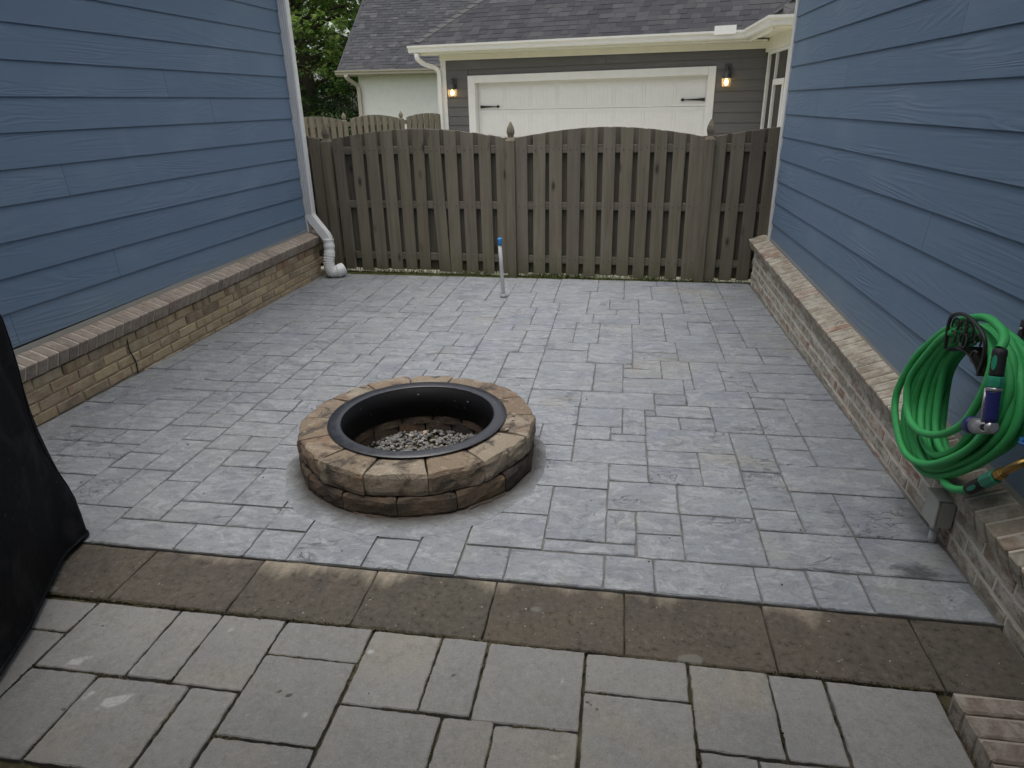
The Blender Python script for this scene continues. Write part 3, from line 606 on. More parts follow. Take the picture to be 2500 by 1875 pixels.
rnd = random.Random(61); mb = MB()
ico0 = [Vector(v) for v in ((1,0,0),(-1,0,0),(0,1,0),(0,-1,0),(0,0,1),(0,0,-1))]; ico0f = [(0,2,4),(2,1,4),(1,3,4),(3,0,4),(2,0,5),(1,2,5),(3,1,5),(0,3,5)]
def crumb(mb, p, s): mb.add([p+Vector((v.x*rnd.uniform(.6,1.4)*s, v.y*rnd.uniform(.6,1.4)*s, v.z*rnd.uniform(.5,1.0)*s)) for v in ico0], ico0f)
for (a, b, c0, d) in PV:
    if d < 0.85: continue
    for (p, q) in (((a,c0),(a,d)),((a,d),(b,d)),((b,c0),(b,d)),((a,c0),(b,c0))):
        L = math.hypot(q[0]-p[0], q[1]-p[1]); wid = 0.25+0.9*max(0,mnoise.noise(Vector((p[0]*3+q[1],p[1]*3,4))))
        for i in range(int(L*230)):
            u = rnd.random(); x, y = p[0]+(q[0]-p[0])*u, p[1]+(q[1]-p[1])*u
            g = mnoise.noise(Vector((x*13,y*13,8)))
            if g < 0.06: continue
            ox = (-0.0035 if p[0] == a and q[0] == a else 0.0035 if p[0] == b else 0); oy = (0.0035 if p[1] == d and q[1] == d else -0.0035 if p[1] == c0 and q[1] == c0 else 0)
            crumb(mb, Vector((x+ox+rnd.gauss(0,0.0012+0.0020*max(0,g)), y+oy+rnd.gauss(0,0.0012+0.0020*max(0,g)), -0.018+rnd.uniform(-0.002,0.004))), rnd.uniform(0.002,0.0048))
for i in range(1500):          # and along the border's near edge
    x = rnd.uniform(-2.3,0.95); crumb(mb, Vector((x, 1.6475-0.016*(x+0.4)+rnd.gauss(0,0.003), -0.017+rnd.uniform(-0.002,0.003))), rnd.uniform(0.002,0.005))
mo = mb.build('moss', MAT['soil'], None, fix=False, kind='stuff'); mo['label'] = 'dark mossy crumbs filling the joints between the grey pavers'; mo['category'] = 'moss'
rnd = random.Random(62); mb = MB()
for i in range(900):
    a = rnd.uniform(0,2*PI); R = 0.556+abs(rnd.gauss(0,0.009))+0.02*max(0,mnoise.noise(Vector((math.cos(a)*3,math.sin(a)*3,0)))); crumb(mb, Vector((PIT.x+R*math.cos(a), PIT.y+R*math.sin(a), 0.004)), rnd.uniform(0.0015,0.004))
dr = mb.build('dirt', MAT['soil'], None, fix=False, kind='stuff'); dr['label'] = 'dark crumbs of dirt round the foot of the fire pit'; dr['category'] = 'dirt'

# ------------------------------------------------------------------ ground beyond the patio
MB().add([(-8,6.30,-0.02),(6,5.9,-0.02),(6,6.115,-0.02),(-8,6.962,-0.02)], [(0,1,2,3)]).build('lawn', MAT['lawn'], kind='structure')
MB().add([(-8,6.95,-0.016),(6,6.103,-0.016),(9,16.5,-0.17),(-12,19,-0.17)], [(0,1,2,3)]).build('driveway', MAT['drive'], kind='structure')

# ------------------------------------------------------------------ the two blue house wings
LF = Frame((-3.06-0.0353*2.9, 0), (0.0353, 0.99938), (0.99938, -0.0353))       # s = y, near enough
RF = Frame((1.24+0.0178*2.1, 0), (-0.0178, 0.99984), (-0.99984, -0.0178))
BR = {}
def brick_lib(key, L, D, H, jt, bw, n=7):
    BR[key] = []
    for k in range(n):
        me = MB().box(-L/2, L/2, -D/2, D/2, -H/2, H/2).mesh('brick')
        jit(me, jt, 90+k); bev(me, bw); BR[key].append(me)
brick_lib('str', 0.188, 0.06, 0.0535, 0.0018, 0.003); brick_lib('half', 0.090, 0.06, 0.056, 0.0018, 0.003); brick_lib('row', 0.0615, 0.135, 0.088, 0.002, 0.004)
MC = {}
def with_mat(me, m):
    k = (me.name, m.name)
    if k not in MC:
        c = me.copy(); c.materials.clear(); c.materials.append(m); MC[k] = c
    return MC[k]
def blue_wing(name, F, zb, s0, s1, sid_o, rows0, exp_, butts, label, mats, sill_m, mortar_m, seed, end_trim, proud):
    """zb(s): underside of the brick ledge; rows0: bottom of the lowest full siding board"""
    rnd = random.Random(seed)
    h = thing(name, tuple(F.p((s0+s1)/2, -1.0, 0)), label, 'house', 'blue-sided house wings either side of the patio')
    slope = zb(1)-zb(0)
    # brick base: mortar bed first, then the bricks
    mo = MB(); F.box(mo, 0.4, s1-0.002, -0.30, -0.005 if proud > 0.004 else -0.0012, -0.1, zb(0)-0.004, 0, 0)
    for i in (2, 3, 6, 7): pass
    for vi, v in enumerate(mo.v):
        sv = (Vector(v)-F.A).dot(F.d)
        if v[2] > 0: mo.v[vi] = (v[0], v[1], zb(sv)-0.003)
    mo.build('mortar_bed', mortar_m, h)
    ang = math.atan(slope)
    for r in range(5):
        s = 0.42 + (0.0 if r % 2 else 0.1)
        while s < s1-0.02:
            half = s1-s < 0.205
            z = zb(s+0.1) - 0.0325 - 0.0655*r
            if z > -0.03:
                me = BR['half' if half else 'str'][rnd.randrange(7)]
                m = mats[1] if (r == 0 and rnd.random() < 0.8) or (r == 1 and rnd.random() < 0.3) else mats[0]
                cx = s + (0.1 if not half else 0.048)
                mw = F.mat(cx, -0.030+proud+rnd.uniform(-0.0015,0.0015), z) @ Matrix.Rotation(-ang*F.sg*(-1), 4, 'Y').inverted()
                link('brick', with_mat(me, m), h, mw)
            s += 0.2
    # rowlock ledge, sloping outward
    sm = MB(); 
    q = [(-0.12, 0.05), (0.0110, 0.0060), (0.0385, 0.0835), (-0.095, 0.1300)]
    a_, b_ = 0.4, s1+0.055
    sm.prism([F.p(a_, o, zb(a_)+z) for o, z in q], [F.p(b_, o, zb(b_)+z) for o, z in q]); sm.build('ledge_mortar', MAT['mortar_soft'], h)
    tilt = math.radians(19)
    s = 0.45
    while s < s1+0.06:
        me = BR['row'][rnd.randrange(7)]
        mw = F.mat(s, -0.033+rnd.uniform(-0.002,0.002), zb(s)+0.067+rnd.uniform(-0.0015,0.0015)) @ Matrix.Rotation(-tilt, 4, 'X')
        link('ledge_brick', with_mat(me, sill_m), h, mw); s += 0.0725
    # flashing strip and siding
    fl = MB()
    fl.hexa([F.p(-1.6,sid_o-0.02,zb(-1.6)+0.12),F.p(s1-0.06,sid_o-0.02,zb(s1)+0.12),F.p(s1-0.06,sid_o+0.017,zb(s1)+0.12),F.p(-1.6,sid_o+0.017,zb(-1.6)+0.12),
             F.p(-1.6,sid_o-0.02,zb(-1.6)+0.152),F.p(s1-0.06,sid_o-0.02,zb(s1)+0.152),F.p(s1-0.06,sid_o+0.017,zb(s1)+0.152),F.p(-1.6,sid_o+0.017,zb(-1.6)+0.152)])
    fl.build('flashing_strip', MAT['flash'], h)
    wb = MB(); F.box(wb, -1.6, s1-0.03, -0.6, sid_o-0.004, zb(0)+0.1, 3.22); wb.build('wall_sheathing', MAT['grey'], h)
    nrow = int((3.2-rows0)/exp_)
    for k in range(nrow):
        zb0 = rows0+k*exp_; zt = zb0+exp_+0.03
        cuts = sorted([-1.6]+[b for (b, kk) in butts if kk == k]+([rnd.uniform(-0.8,1.6)] if True else [])+[end_trim[0]])
        for a, b in zip(cuts[:-1], cuts[1:]):
            if b-a < 0.05: continue
            L = b-a-0.0022; dz = rnd.uniform(-0.0012,0.0012)
            def bot(x): return (zb0 if k else min(zb(x)+0.166, rows0+0.02) - 0.0) + dz
            th0, th1 = 0.0175, 0.005
            prof = lambda x, s_: [(x, -0.003, bot(s_)-zb0), (x, th0, bot(s_)-zb0), (x, th1, zt-zb0), (x, -0.003, zt-zb0)]
            sg = F.sg
            mb = MB(); lo = prof(-L/2, a if sg > 0 else b); hi = prof(L/2, b if sg > 0 else a)
            mb.add(lo+hi, [(0,1,2,3),(7,6,5,4),(0,4,5,1),(1,5,6,2),(2,6,7,3),(3,7,4,0)])
            o = mb.build('siding_board', MAT['blue'], h, mw=F.mat((a+b)/2, sid_o, zb0))
    # corner board
    ct = MB(); F.box(ct, end_trim[0]+0.001, end_trim[1], -0.3, sid_o+0.024, zb(s1)+0.12, 3.22); ct.build('corner_board', MAT['trim'], h, bevel=0.003)
    # roof edge well above the picture
    rf = MB(); rf.prism([F.p(-1.7,0.42,3.22),F.p(s1+0.3,0.42,3.22),F.p(s1+0.3,-5,3.22),F.p(-1.7,-5,3.22)], [F.p(-1.7,0.42,3.36),F.p(s1+0.3,0.42,3.36),F.p(s1+0.3,-5,6.0),F.p(-1.7,-5,6.0)])
    rf.build('roof', MAT['shingle_far'], h)
    iw = MB(); F.box(iw, -1.6, s1-0.04, -5, -0.62, -0.1, 3.2); iw.build('wall_core', MAT['grey'], h)
    return h
ZL = lambda s: 0.246+0.0165*(s-2.5)
ZR = lambda s: 0.195+0.030*(s-2.75)
lw = blue_wing('blue_house', LF, ZL, -1.6, 6.36, -0.08, 0.425, 0.173, [(4.60,7),(5.08,6),(3.56,4),(3.79,1),(2.98,0)], 'blue lap-sided house wing with white downspout on a tan brick base', (MAT['brick_tan'], MAT['brick_tan_dirty']), MAT['sill_left'], MAT['mortar_tan'], 3, (6.295, 6.375), 0.0045)
rw = blue_wing('blue_house', RF, ZR, -1.6, 6.28, -0.10, 0.402, 0.171, [(4.69,7),(5.23,6),(3.23,3),(3.28,8)], 'blue lap-sided house wing on a pale washed brick base, with the hose on its wall', (MAT['brick_wash'], MAT['brick_wash']), MAT['sill_right'], MAT['mortar_grey'], 5, (6.12, 6.195), 0.0014)
# the rear wall that closes the court behind the photographer
mb = MB().box(-3.6, 1.7, -2.2, -1.75, -0.1, 3.6); mb.build('rear_wall', MAT['blue'], lw)
mb = MB().prism([(-3.5,-2.3,2.75),(1.6,-2.3,2.75),(1.6,0.74,2.62),(-3.5,0.74,2.62)], [(-3.5,-2.3,2.95),(1.6,-2.3,2.95),(1.6,0.74,2.78),(-3.5,0.74,2.78)]); mb.build('porch_roof', MAT['soffit'], lw)  # unseen roof added overhead to shade the near paving
# weep cable on the left bricks
mb = MB().tube(catmull([LF.p(3.64,0.004,0.235), LF.p(3.63,0.012,0.16), LF.p(3.66,0.010,0.08), LF.p(3.655,0.012,0.0)], 5), 0.004, 6); mb.build('ground_wire', MAT['iron'], lw)
# downspout with its kicked elbow and corrugated extension
ds = MB(); yc = 6.335; dxc = -2.985
ds.rect_tube([(dxc+0.012,yc,3.2),(dxc+0.012,yc,0.60),(dxc+0.03,yc-0.005,0.56),(dxc+0.155,yc-0.02,0.40),(dxc+0.172,yc-0.02,0.36)], 0.075, 0.085, (0,1,0)); dso = ds.build('downspout', MAT['vinyl'], lw, bevel=0.006)
rb = MB()
for k in range(4): rb.box(dxc-0.024+0.0, dxc-0.024+0.072, yc-0.0405-0.003, yc-0.0375, 0, 0) if False else rb.tube([(dxc-0.015+k*0.018, yc-0.0385, 3.19),(dxc-0.015+k*0.018, yc-0.0385, 0.61)], 0.0035, 6)
rb.build('ribs', MAT['vinyl'], dso)
for zz in (0.585, 0.567):
    pass
cb = MB(); px = dxc+0.172
path = catmull([(px,yc-0.02,0.37),(px+0.006,yc-0.035,0.25),(px-0.004,yc-0.06,0.14),(px+0.020,yc-0.07,0.065),(px+0.075,yc-0.05,0.06),(px+0.13,yc-0.01,0.085)], 14)
rr = []
for i in range(len(path)):
    u = i/len(path); a = 0.053
    if u < 0.25: rr.append(0.052+0.003*math.sin(i*0.9))
    elif u < 0.78: rr.append(0.054+0.006*math.sin(i*2.1))
    else: rr.append(0.062-0.01*max(0,(u-0.9))/0.1)
cb.tube(path, rr, 20); cb.build('flexible_elbow', MAT['vinyl'], lw)

# ------------------------------------------------------------------ fire pit
C3 = lambda z: Vector((PIT.x, PIT.y, z))
pit = thing('fire_pit', (PIT.x, PIT.y, 0), 'round fire pit of tumbled tan and charred brown stone blocks on the patio', 'fire pit')
def block(name, a0, a1, ri, ro, z0, z1, mat, seed, gap=0.006, rough=0.010):
    """a tumbled wedge block with a split, bulging outer face"""
    rnd = random.Random(seed); na, nr, nz = 10, 4, 6; vs = []; idx = {}
    da = gap/ro/2
    for k in range(nz):
        for j in range(nr):
            for i in range(na):
                u, w, q = i/(na-1), j/(nr-1), k/(nz-1)
                a = a0+da+(a1-a0-2*da)*u
                # inner and outer faces are chords: straight, as the blocks are cut
                am = (a0+a1)/2; r = (ri+(ro-ri)*w)*math.cos((a1-a0)/2)/math.cos(a-am)*1.0
                r += (ro-ri)*0.0
                z = z0+(z1-z0)*q
                p = Vector((math.cos(a)*r, math.sin(a)*r, z)); out = Vector((math.cos(am), math.sin(am), 0)); side = Vector((-math.sin(am), math.cos(am), 0))
                e = 0.006
                if j == nr-1: p += out*(0.002*math.sin(PI*q)*min(1,4*u*(1-u)) + rough*0.5*mnoise.noise(Vector((u*3.3+seed*3.7, q*1.9, seed*1.3))) + 0.0045*mnoise.noise(Vector((u*9+seed*1.7, q*5, seed*2.3)))) - out*(0.006*(q == 0) + 0.0045*(q == 1) + 0.008*(i in (0,na-1)) + 0.012*max(0,mnoise.noise(Vector((u*5+seed,0.3,seed*0.7))))*(q == 1))
                if k == nz-1: p.z += 0.0035*mnoise.noise(Vector((p.x*9, p.y*9, seed))) - 0.004*(i in (0,na-1)) - 0.0035*(j == nr-1)*(1+2*mnoise.noise(Vector((u*6+seed,1.3,seed*0.9))))
                if i == 0: p += side*e*0.5*(k in (0,nz-1)) 
                if i == na-1: p -= side*e*0.5*(k in (0,nz-1))
                idx[i,j,k] = len(vs); vs.append(p+Vector((PIT.x,PIT.y,0)))
    fs = []
    for i in range(na-1):
        for j in range(nr-1):
            fs.append((idx[i,j,nz-1],idx[i+1,j,nz-1],idx[i+1,j+1,nz-1],idx[i,j+1,nz-1])); fs.append((idx[i,j,0],idx[i,j+1,0],idx[i+1,j+1,0],idx[i+1,j,0]))
    for i in range(na-1):
        for k in range(nz-1):
            fs.append((idx[i,0,k],idx[i+1,0,k],idx[i+1,0,k+1],idx[i,0,k+1])); fs.append((idx[i,nr-1,k],idx[i,nr-1,k+1],idx[i+1,nr-1,k+1],idx[i+1,nr-1,k]))
    for j in range(nr-1):
        for k in range(nz-1):
            fs.append((idx[0,j,k],idx[0,j,k+1],idx[0,j+1,k+1],idx[0,j+1,k])); fs.append((idx[na-1,j,k],idx[na-1,j+1,k],idx[na-1,j+1,k+1],idx[na-1,j,k+1]))
    mb = MB().add([v-C3(z0) for v in vs], fs, 0, False); return mb.build(name, mat, pit, mw=Matrix.Translation(C3(z0)))
# joints read off the photograph, as angles about the pit's centre
TOPA = [-98, -70, -44, -13, 11, 36, 62, 86, 111, 136, 160, 186, 212, 236]
rnd = random.Random(4)
n = len(TOPA)
for k in range(n):
    a0 = math.radians(TOPA[k]); a1 = math.radians(TOPA[(k+1) % n] + (360 if k == n-1 else 0))
    dz = rnd.uniform(-0.003, 0.004)
    block('stone_block', a0, a1, 0.362, 0.55+rnd.uniform(-0.006,0.007), 0.098, 0.2+dz, MAT['block'], 10+k)
for k in range(14):
    a0 = math.radians(-84+k*360/14); a1 = a0+2*PI/14
    block('stone_block', a0, a1, 0.362, 0.556+rnd.uniform(-0.010,0.006), 0.0, 0.0945, MAT['char'], 40+k, 0.007, 0.014)
for k in range(16):
    a0 = math.radians(-100+k*22.5); block('footing_block', a0, a0+2*PI/16, 0.362, 0.56+rnd.uniform(-0.008,0.012), -0.13, 0.012 if rnd.random() < 0.5 else 0.006, MAT['char'], 70+k, 0.012, 0.012)
# the steel insert with its flat rim
ring = thing('fire_ring', (PIT.x, PIT.y, 0.2), 'black steel fire ring with a flat rim set into the stone fire pit', 'fire ring')
mb = MB().lathe(C3(0), [(0.352,0.045),(0.3555,0.045),(0.3555,0.2055),(0.352,0.2055)], 64, caps=(False,False)); 
r0 = mb.v[:64]; mb.f += [[3*64+i, 3*64+(i+1)%64, (i+1)%64, i] for i in range(64)]; mb.mi += [0]*64; mb.sm += [True]*64
ro_ = mb.build('ring_wall', MAT['steel'], ring)
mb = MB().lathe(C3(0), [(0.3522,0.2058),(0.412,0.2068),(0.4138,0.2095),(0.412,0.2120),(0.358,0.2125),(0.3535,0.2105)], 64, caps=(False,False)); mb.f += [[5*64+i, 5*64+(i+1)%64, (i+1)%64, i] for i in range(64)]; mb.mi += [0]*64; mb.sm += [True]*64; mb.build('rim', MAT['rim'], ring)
# gravel bed: every chip a little faceted stone, joined
rnd = random.Random(9); mb = MB()
ico = bmesh.new(); bmesh.ops.create_icosphere(ico, subdivisions=1, radius=1.0); IV = [v.co.copy() for v in ico.verts]; IF = [tuple(v.index for v in f.verts) for f in ico.faces]; ico.free()
def chip(mb, c, s, rnd, flat=0.6):
    R = Matrix.Rotation(rnd.uniform(0,6.28),3,'Z') @ Matrix.Rotation(rnd.uniform(-0.6,0.6),3,'X'); e = Vector((rnd.uniform(0.7,1.35), rnd.uniform(0.6,1.0), rnd.uniform(flat*0.7,flat*1.2)))*s
    mb.add([c + R @ Vector((v.x*e.x, v.y*e.y, v.z*e.z))*rnd.uniform(0.72,1.2) for v in IV], IF)
for i in range(1500):
    rr = 0.365*math.sqrt(rnd.random()); a = rnd.uniform(0, 2*PI)
    chip(mb, Vector((PIT.x+rr*math.cos(a), PIT.y+rr*math.sin(a), -0.045+0.02*mnoise.noise(Vector((rr*math.cos(a)*5, rr*math.sin(a)*5, 1)))+rnd.uniform(-0.012,0.008))), rnd.uniform(0.008,0.0165), rnd)
gv = mb.build('gravel', MAT['gravel'], None, fix=False, kind='stuff'); gv['label'] = 'grey crushed gravel filling the bottom of the fire pit'; gv['category'] = 'gravel'
MB().lathe(C3(-0.07), [(0.0,0.0),(0.40,0.0)], 40, caps=(False,False)).build('gravel_base', MAT['soil'], patio, fix=False)
for k, (x, y, s, w) in enumerate([(-0.463,2.845,0.017,'largest pale pebble lying on the dark right block of the fire pit'),(-0.458,2.80,0.011,'small flat pale pebble just in front of the largest one on the fire pit'),(-0.437,2.93,0.009,'tiny pale pebble farthest back on the right of the fire pit rim'),(-0.47,2.70,0.010,'small pale pebble nearest the front on the right of the fire pit rim')]):
    mb = MB(); chip(mb, Vector((0,0,0)), s, random.Random(k+2), 0.5); o = mb.build('pebble', MAT['pebble'], None, fix=False, mw=Matrix.Translation((x,y,0.2035+s*0.4))); tag(o, w, 'pebble', 'pebbles on the fire pit')

# ------------------------------------------------------------------ capped stub of pipe standing in the patio
pp = thing('marker_pipe', (-0.987,5.683,0), 'thin grey pipe stub with a blue taped top standing in the patio by the fence', 'pipe')
mb = MB().tube([(-0.987,5.683,-0.02),(-0.991,5.683,0.06),(-1.001,5.683,0.27),(-1.0095,5.683,0.462)], [0.017,0.0165,0.016,0.016], 14); mb.build('pipe_shaft', MAT['pvc'], pp)
mb = MB().tube([(-1.0070,5.683,0.445),(-1.0095,5.683,0.498),(-1.0097,5.683,0.505)], [0.0176,0.0172,0.0165], 14); mb.build('tape_cap', MAT['tape'], pp)
mb = MB().lathe((-0.987,5.683,0.0), [(0.034,0.0),(0.03,0.012),(0.019,0.03)], 14); mb.build('cement_foot', MAT['trowel'], pp)

# ------------------------------------------------------------------ fences
def square_lathe(mb, F, s, prof, o=0.0):
    rings = [[F.p(s-w,o-w,z),F.p(s+w,o-w,z),F.p(s+w,o+w,z),F.p(s-w,o+w,z)] for w, z in prof]; mb.rings(rings, 0, False)
def picket(F, s0, s1, o0, o1, z0, top, lean, parent, m, name='picket'):
    """one board, its top cut along the arch; lean shifts its head sideways"""
    c = (s0+s1)/2; zt = max(top(s0), top(s1)); w = (s1-s0)/2; sg = F.sg
    a, b = top(s0)-z0, top(s1)-z0; l = lean
    fr = [(-w,0),(w,0),(w+l,b),(-w+l,a)]
    if sg < 0: fr = [(-x, z) for x, z in fr][::-1]; fr = [fr[3], fr[2], fr[1], fr[0]]; 
    d = o1-o0; mb = MB().prism([(x, 0, z) for x, z in fr], [(x, d, z) for x, z in fr])
    return mb.build(name, m, parent, bevel=0.0022, mw=F.mat(c, o0, z0))
FN = Frame((-2.82,6.64), (0.99817,-0.0605), (-0.0605,-0.99817))
fence = thing('garden_fence', tuple(FN.p(1.8,0,0)), 'weathered shadowbox timber fence with arched panels closing the patio', 'fence')
PST = [-1.84, -0.025, 1.795, 3.545, 5.35]
def top_near(s):
    for a, b in zip(PST[:-1], PST[1:]):
        if a <= s <= b: return 1.252+0.093*math.sin(PI*(s-a)/(b-a))**1.0 - 0.006*(s-1.8) * 0.6
    return 1.26
FRONT = [(-0.68,-0.565,0),(-0.52,-0.405,0),(-0.36,-0.245,0),(-0.205,-0.09,0)] + [(0.044,0.150,.0),(0.226,0.340,.004),(0.381,0.502,0),(0.542,0.662,-.004),(0.701,0.813,0),(0.846,0.957,0),(1.003,1.122,.0),(1.168,1.285,0),(1.33,1.448,0),(1.497,1.61,0),(1.655,1.752,0)] \
  + [(1.84,1.95,0),(1.998,2.111,0),(2.154,2.272,0),(2.315,2.434,0),(2.478,2.59,0),(2.637,2.745,0),(2.791,2.9,0),(2.944,3.049,0),(3.09,3.196,0),(3.241,3.347,0),(3.386,3.505,0)] \
  + [(3.587,3.685,0),(3.726,3.834,0),(3.877,3.984,0),(4.02,4.125,0),(4.165,4.275,0),(4.32,4.43,0),(4.48,4.59,0)]
rnd = random.Random(12)
for (a, b, l) in FRONT:
    if abs(a-1.003) < 0.002: picket(FN, a+0.045, b+0.045, 0.0205, 0.038, 0.012, top_near, -0.05, fence, MAT['fence'])
    else: picket(FN, a, b, 0.0205, 0.038+rnd.uniform(-0.002,0.002), rnd.uniform(0.004,0.026), top_near, rnd.uniform(-0.008,0.008), fence, MAT['fence'])
for a in (-0.15,-0.30,-0.45,-0.60,-0.09, 0.01, 1.73, 1.745, 3.50, 3.56): picket(FN, a, a+0.114, -0.0385, -0.021, 0.015, top_near, 0, fence, MAT['fence_back'])
for (a, b, l), (c, d, l2) in zip(FRONT[:-1], FRONT[1:]):
    if c-b > 0.09: continue
    m = (b+c)/2; picket(FN, m-0.057, m+0.057, -0.038, -0.0205, 0.015, top_near, 0, fence, MAT['fence_back'])
for k, s in enumerate(PST):
    mb = MB(); FN.box(mb, s-0.043, s+0.043, -0.04, 0.072, -0.12, 1.252-0.006*k); po = mb.build('fence_post', MAT['post'], fence, bevel=0.003, mw=None)
    zt = 1.2525-0.006*k
    mb = MB(); square_lathe(mb, FN, s, [(0.041,zt),(0.034,zt+0.012),(0.022,zt+0.024),(0.024,zt+0.042),(0.030,zt+0.062),(0.0305,zt+0.078),(0.0265,zt+0.102),(0.016,zt+0.130),(0.003,zt+0.158)], 0.016); mb.build('finial', MAT['post'], po)
for a, b in zip(PST[:-1], PST[1:]):
    for z in (1.126, 0.624, 0.121):
        mb = MB(); FN.box(mb, a+0.045, b-0.045, -0.0195, 0.0195, z, z+0.068); mb.build('fence_rail', MAT['rail'], fence, bevel=0.002)
nh_ = MB()
for (a, b, l) in FRONT:
    for z in (1.16, 0.658, 0.155):
        for u in (0.25, 0.75): nh_.lathe(FN.p(a+(b-a)*u, 0.0385, z+rnd.uniform(-.012,.012)), [(0.0045,0.0),(0.0035,0.0025)], 6, axis=FN.n)
nh_.build('nail_heads', MAT['iron'], fence, kind='stuff', fix=False)
FF = Frame((-5.43,13.6), (0.657,0.754), (0.754,-0.657))
ffence = thing('garden_fence', tuple(FF.p(0,0,-0.1)), 'farther arched timber fence running off behind the white house corner', 'fence')
FP = [-2.58,-1.29,0.0,1.29,2.58]
def top_far(s):
    for a, b in zip(FP[:-1], FP[1:]):
        if a <= s <= b: return 1.305+0.09*math.sin(PI*(s-a)/(b-a))
    return 1.305
s = -2.6
while s < 2.15:
    if not any(abs(s+0.05-p) < 0.055 for p in FP):
        picket(FF, s, s+0.098, 0.0205, 0.038, -0.08, top_far, 0, ffence, MAT['far_fence'])
        picket(FF, s+0.072, s+0.168, -0.038, -0.0205, -0.08, top_far, 0, ffence, MAT['far_fence'])
    s += 0.143
for p in FP[:-1]:
    mb = MB(); FF.box(mb, p-0.045, p+0.045, -0.045, 0.05, -0.15, 1.29); po = mb.build('fence_post', MAT['far_fence'], ffence)
    mb = MB(); square_lathe(mb, FF, p, [(0.042,1.2905),(0.03,1.31),(0.02,1.318),(0.034,1.36),(0.03,1.395),(0.003,1.45)]); mb.build('finial', MAT['far_fence'], po)
for a, b in zip(FP[:-1], FP[1:]):
    for z in (1.2, 0.6, 0.05):
        mb = MB(); FF.box(mb, a+0.046, min(b-0.046,2.24), -0.0195, 0.0195, z, z+0.075); mb.build('fence_rail', MAT['far_fence'], ffence)

# ------------------------------------------------------------------ grass along the fence foot
rnd = random.Random(31); mb = MB()
for i in range(9000):
    x = rnd.uniform(-2.9, 1.7); y0 = YF(x)+0.005; yf = 6.64-0.0605*(x+2.82)
    y = rnd.uniform(y0, yf+0.16) if rnd.random() < 0.7 else rnd.uniform(yf-0.07, yf+0.06)
    dens = mnoise.noise(Vector((x*2.4, y*5, 2)))
    if dens < rnd.uniform(-0.55, 0.25): continue
    tall = 0.024+0.022*max(0,dens); 
    if rnd.random() < 0.012: tall = rnd.uniform(0.08,0.16)
    h = tall*rnd.uniform(0.5,1.3); a = rnd.uniform(0,6.28); w = 0.0028; b = Vector((math.cos(a),math.sin(a),0)); ln = Vector((math.cos(a+1.3),math.sin(a+1.3),0))*h*rnd.uniform(0.1,0.7)
    p = Vector((x,y,-0.021)); mb.add([p-b*w, p+b*w, p+b*w*0.7+ln*0.4+Vector((0,0,h*0.6)), p-b*w*0.7+ln*0.4+Vector((0,0,h*0.6)), p+ln+Vector((0,0,h))], [(0,1,2,3),(3,2,4)])
gr = mb.build('grass', MAT['grass'], None, fix=False, kind='stuff'); gr['label'] = 'thin ragged grass strip along the foot of the timber fence'; gr['category'] = 'grass'

# ------------------------------------------------------------------ neighbour's garage house
GF = Frame((-3.303,15.349), (0.96397,-0.26601), (-0.26601,-0.96397))
gh = thing('garage_house', tuple(GF.p(2.5,-1,-0.17)), 'grey lap-sided garage house with a wide white garage door and dark shingle roof', 'house')
TZ = -0.0097      # the eave line drops a touch to the right
wb = MB(); GF.box(wb, -0.52, -0.006, -0.4, -0.012, -0.2, 2.5); GF.box(wb, 5.07, 6.5, -0.4, -0.012, -0.2, 2.5); GF.box(wb, -0.006, 5.07, -0.4, -0.012, 2.10, 2.5); wb.build('wall_sheathing', MAT['grey'], gh)
rnd = random.Random(6)
for k in range(-8, 7):
    z = 1.32+0.1795*k
    if z < -0.19: continue
    segs = [(-0.515,-0.004),(5.068,5.93)] if z < 2.04 else [(-0.515,2.1+rnd.uniform(-1.5,1.5)),(None,5.93)]
    if segs[1][0] is None: segs[1] = (segs[0][1]+0.003, 5.93)
    if z > 2.42: continue
    for a, b in segs:
        L = b-a; zb_ = z
        if 1.93 < z < 2.06: segs_low = True
        z0, z1 = (z if not (z < 2.1 and L > 1.2) else 2.101), min(z+0.205, 2.42)
        mb = MB(); lo = [(-L/2,-0.010,z0-z),(-L/2,0.020,z0-z),(-L/2,0.003,z1-z),(-L/2,-0.010,z1-z)]; hi = [(L/2,p[1],p[2]) for p in lo]
        mb.add(lo+hi, [(0,1,2,3),(7,6,5,4),(0,4,5,1),(1,5,6,2),(2,6,7,3),(3,7,4,0)]); mb.build('siding_board', MAT['grey'], gh, mw=GF.mat((a+b)/2, 0.0, z))
mb = MB(); GF.box(mb, -0.635, -0.516, -0.1, 0.024, -0.2, 2.41); mb.build('corner_board', MAT['trim'], gh, bevel=0.004)
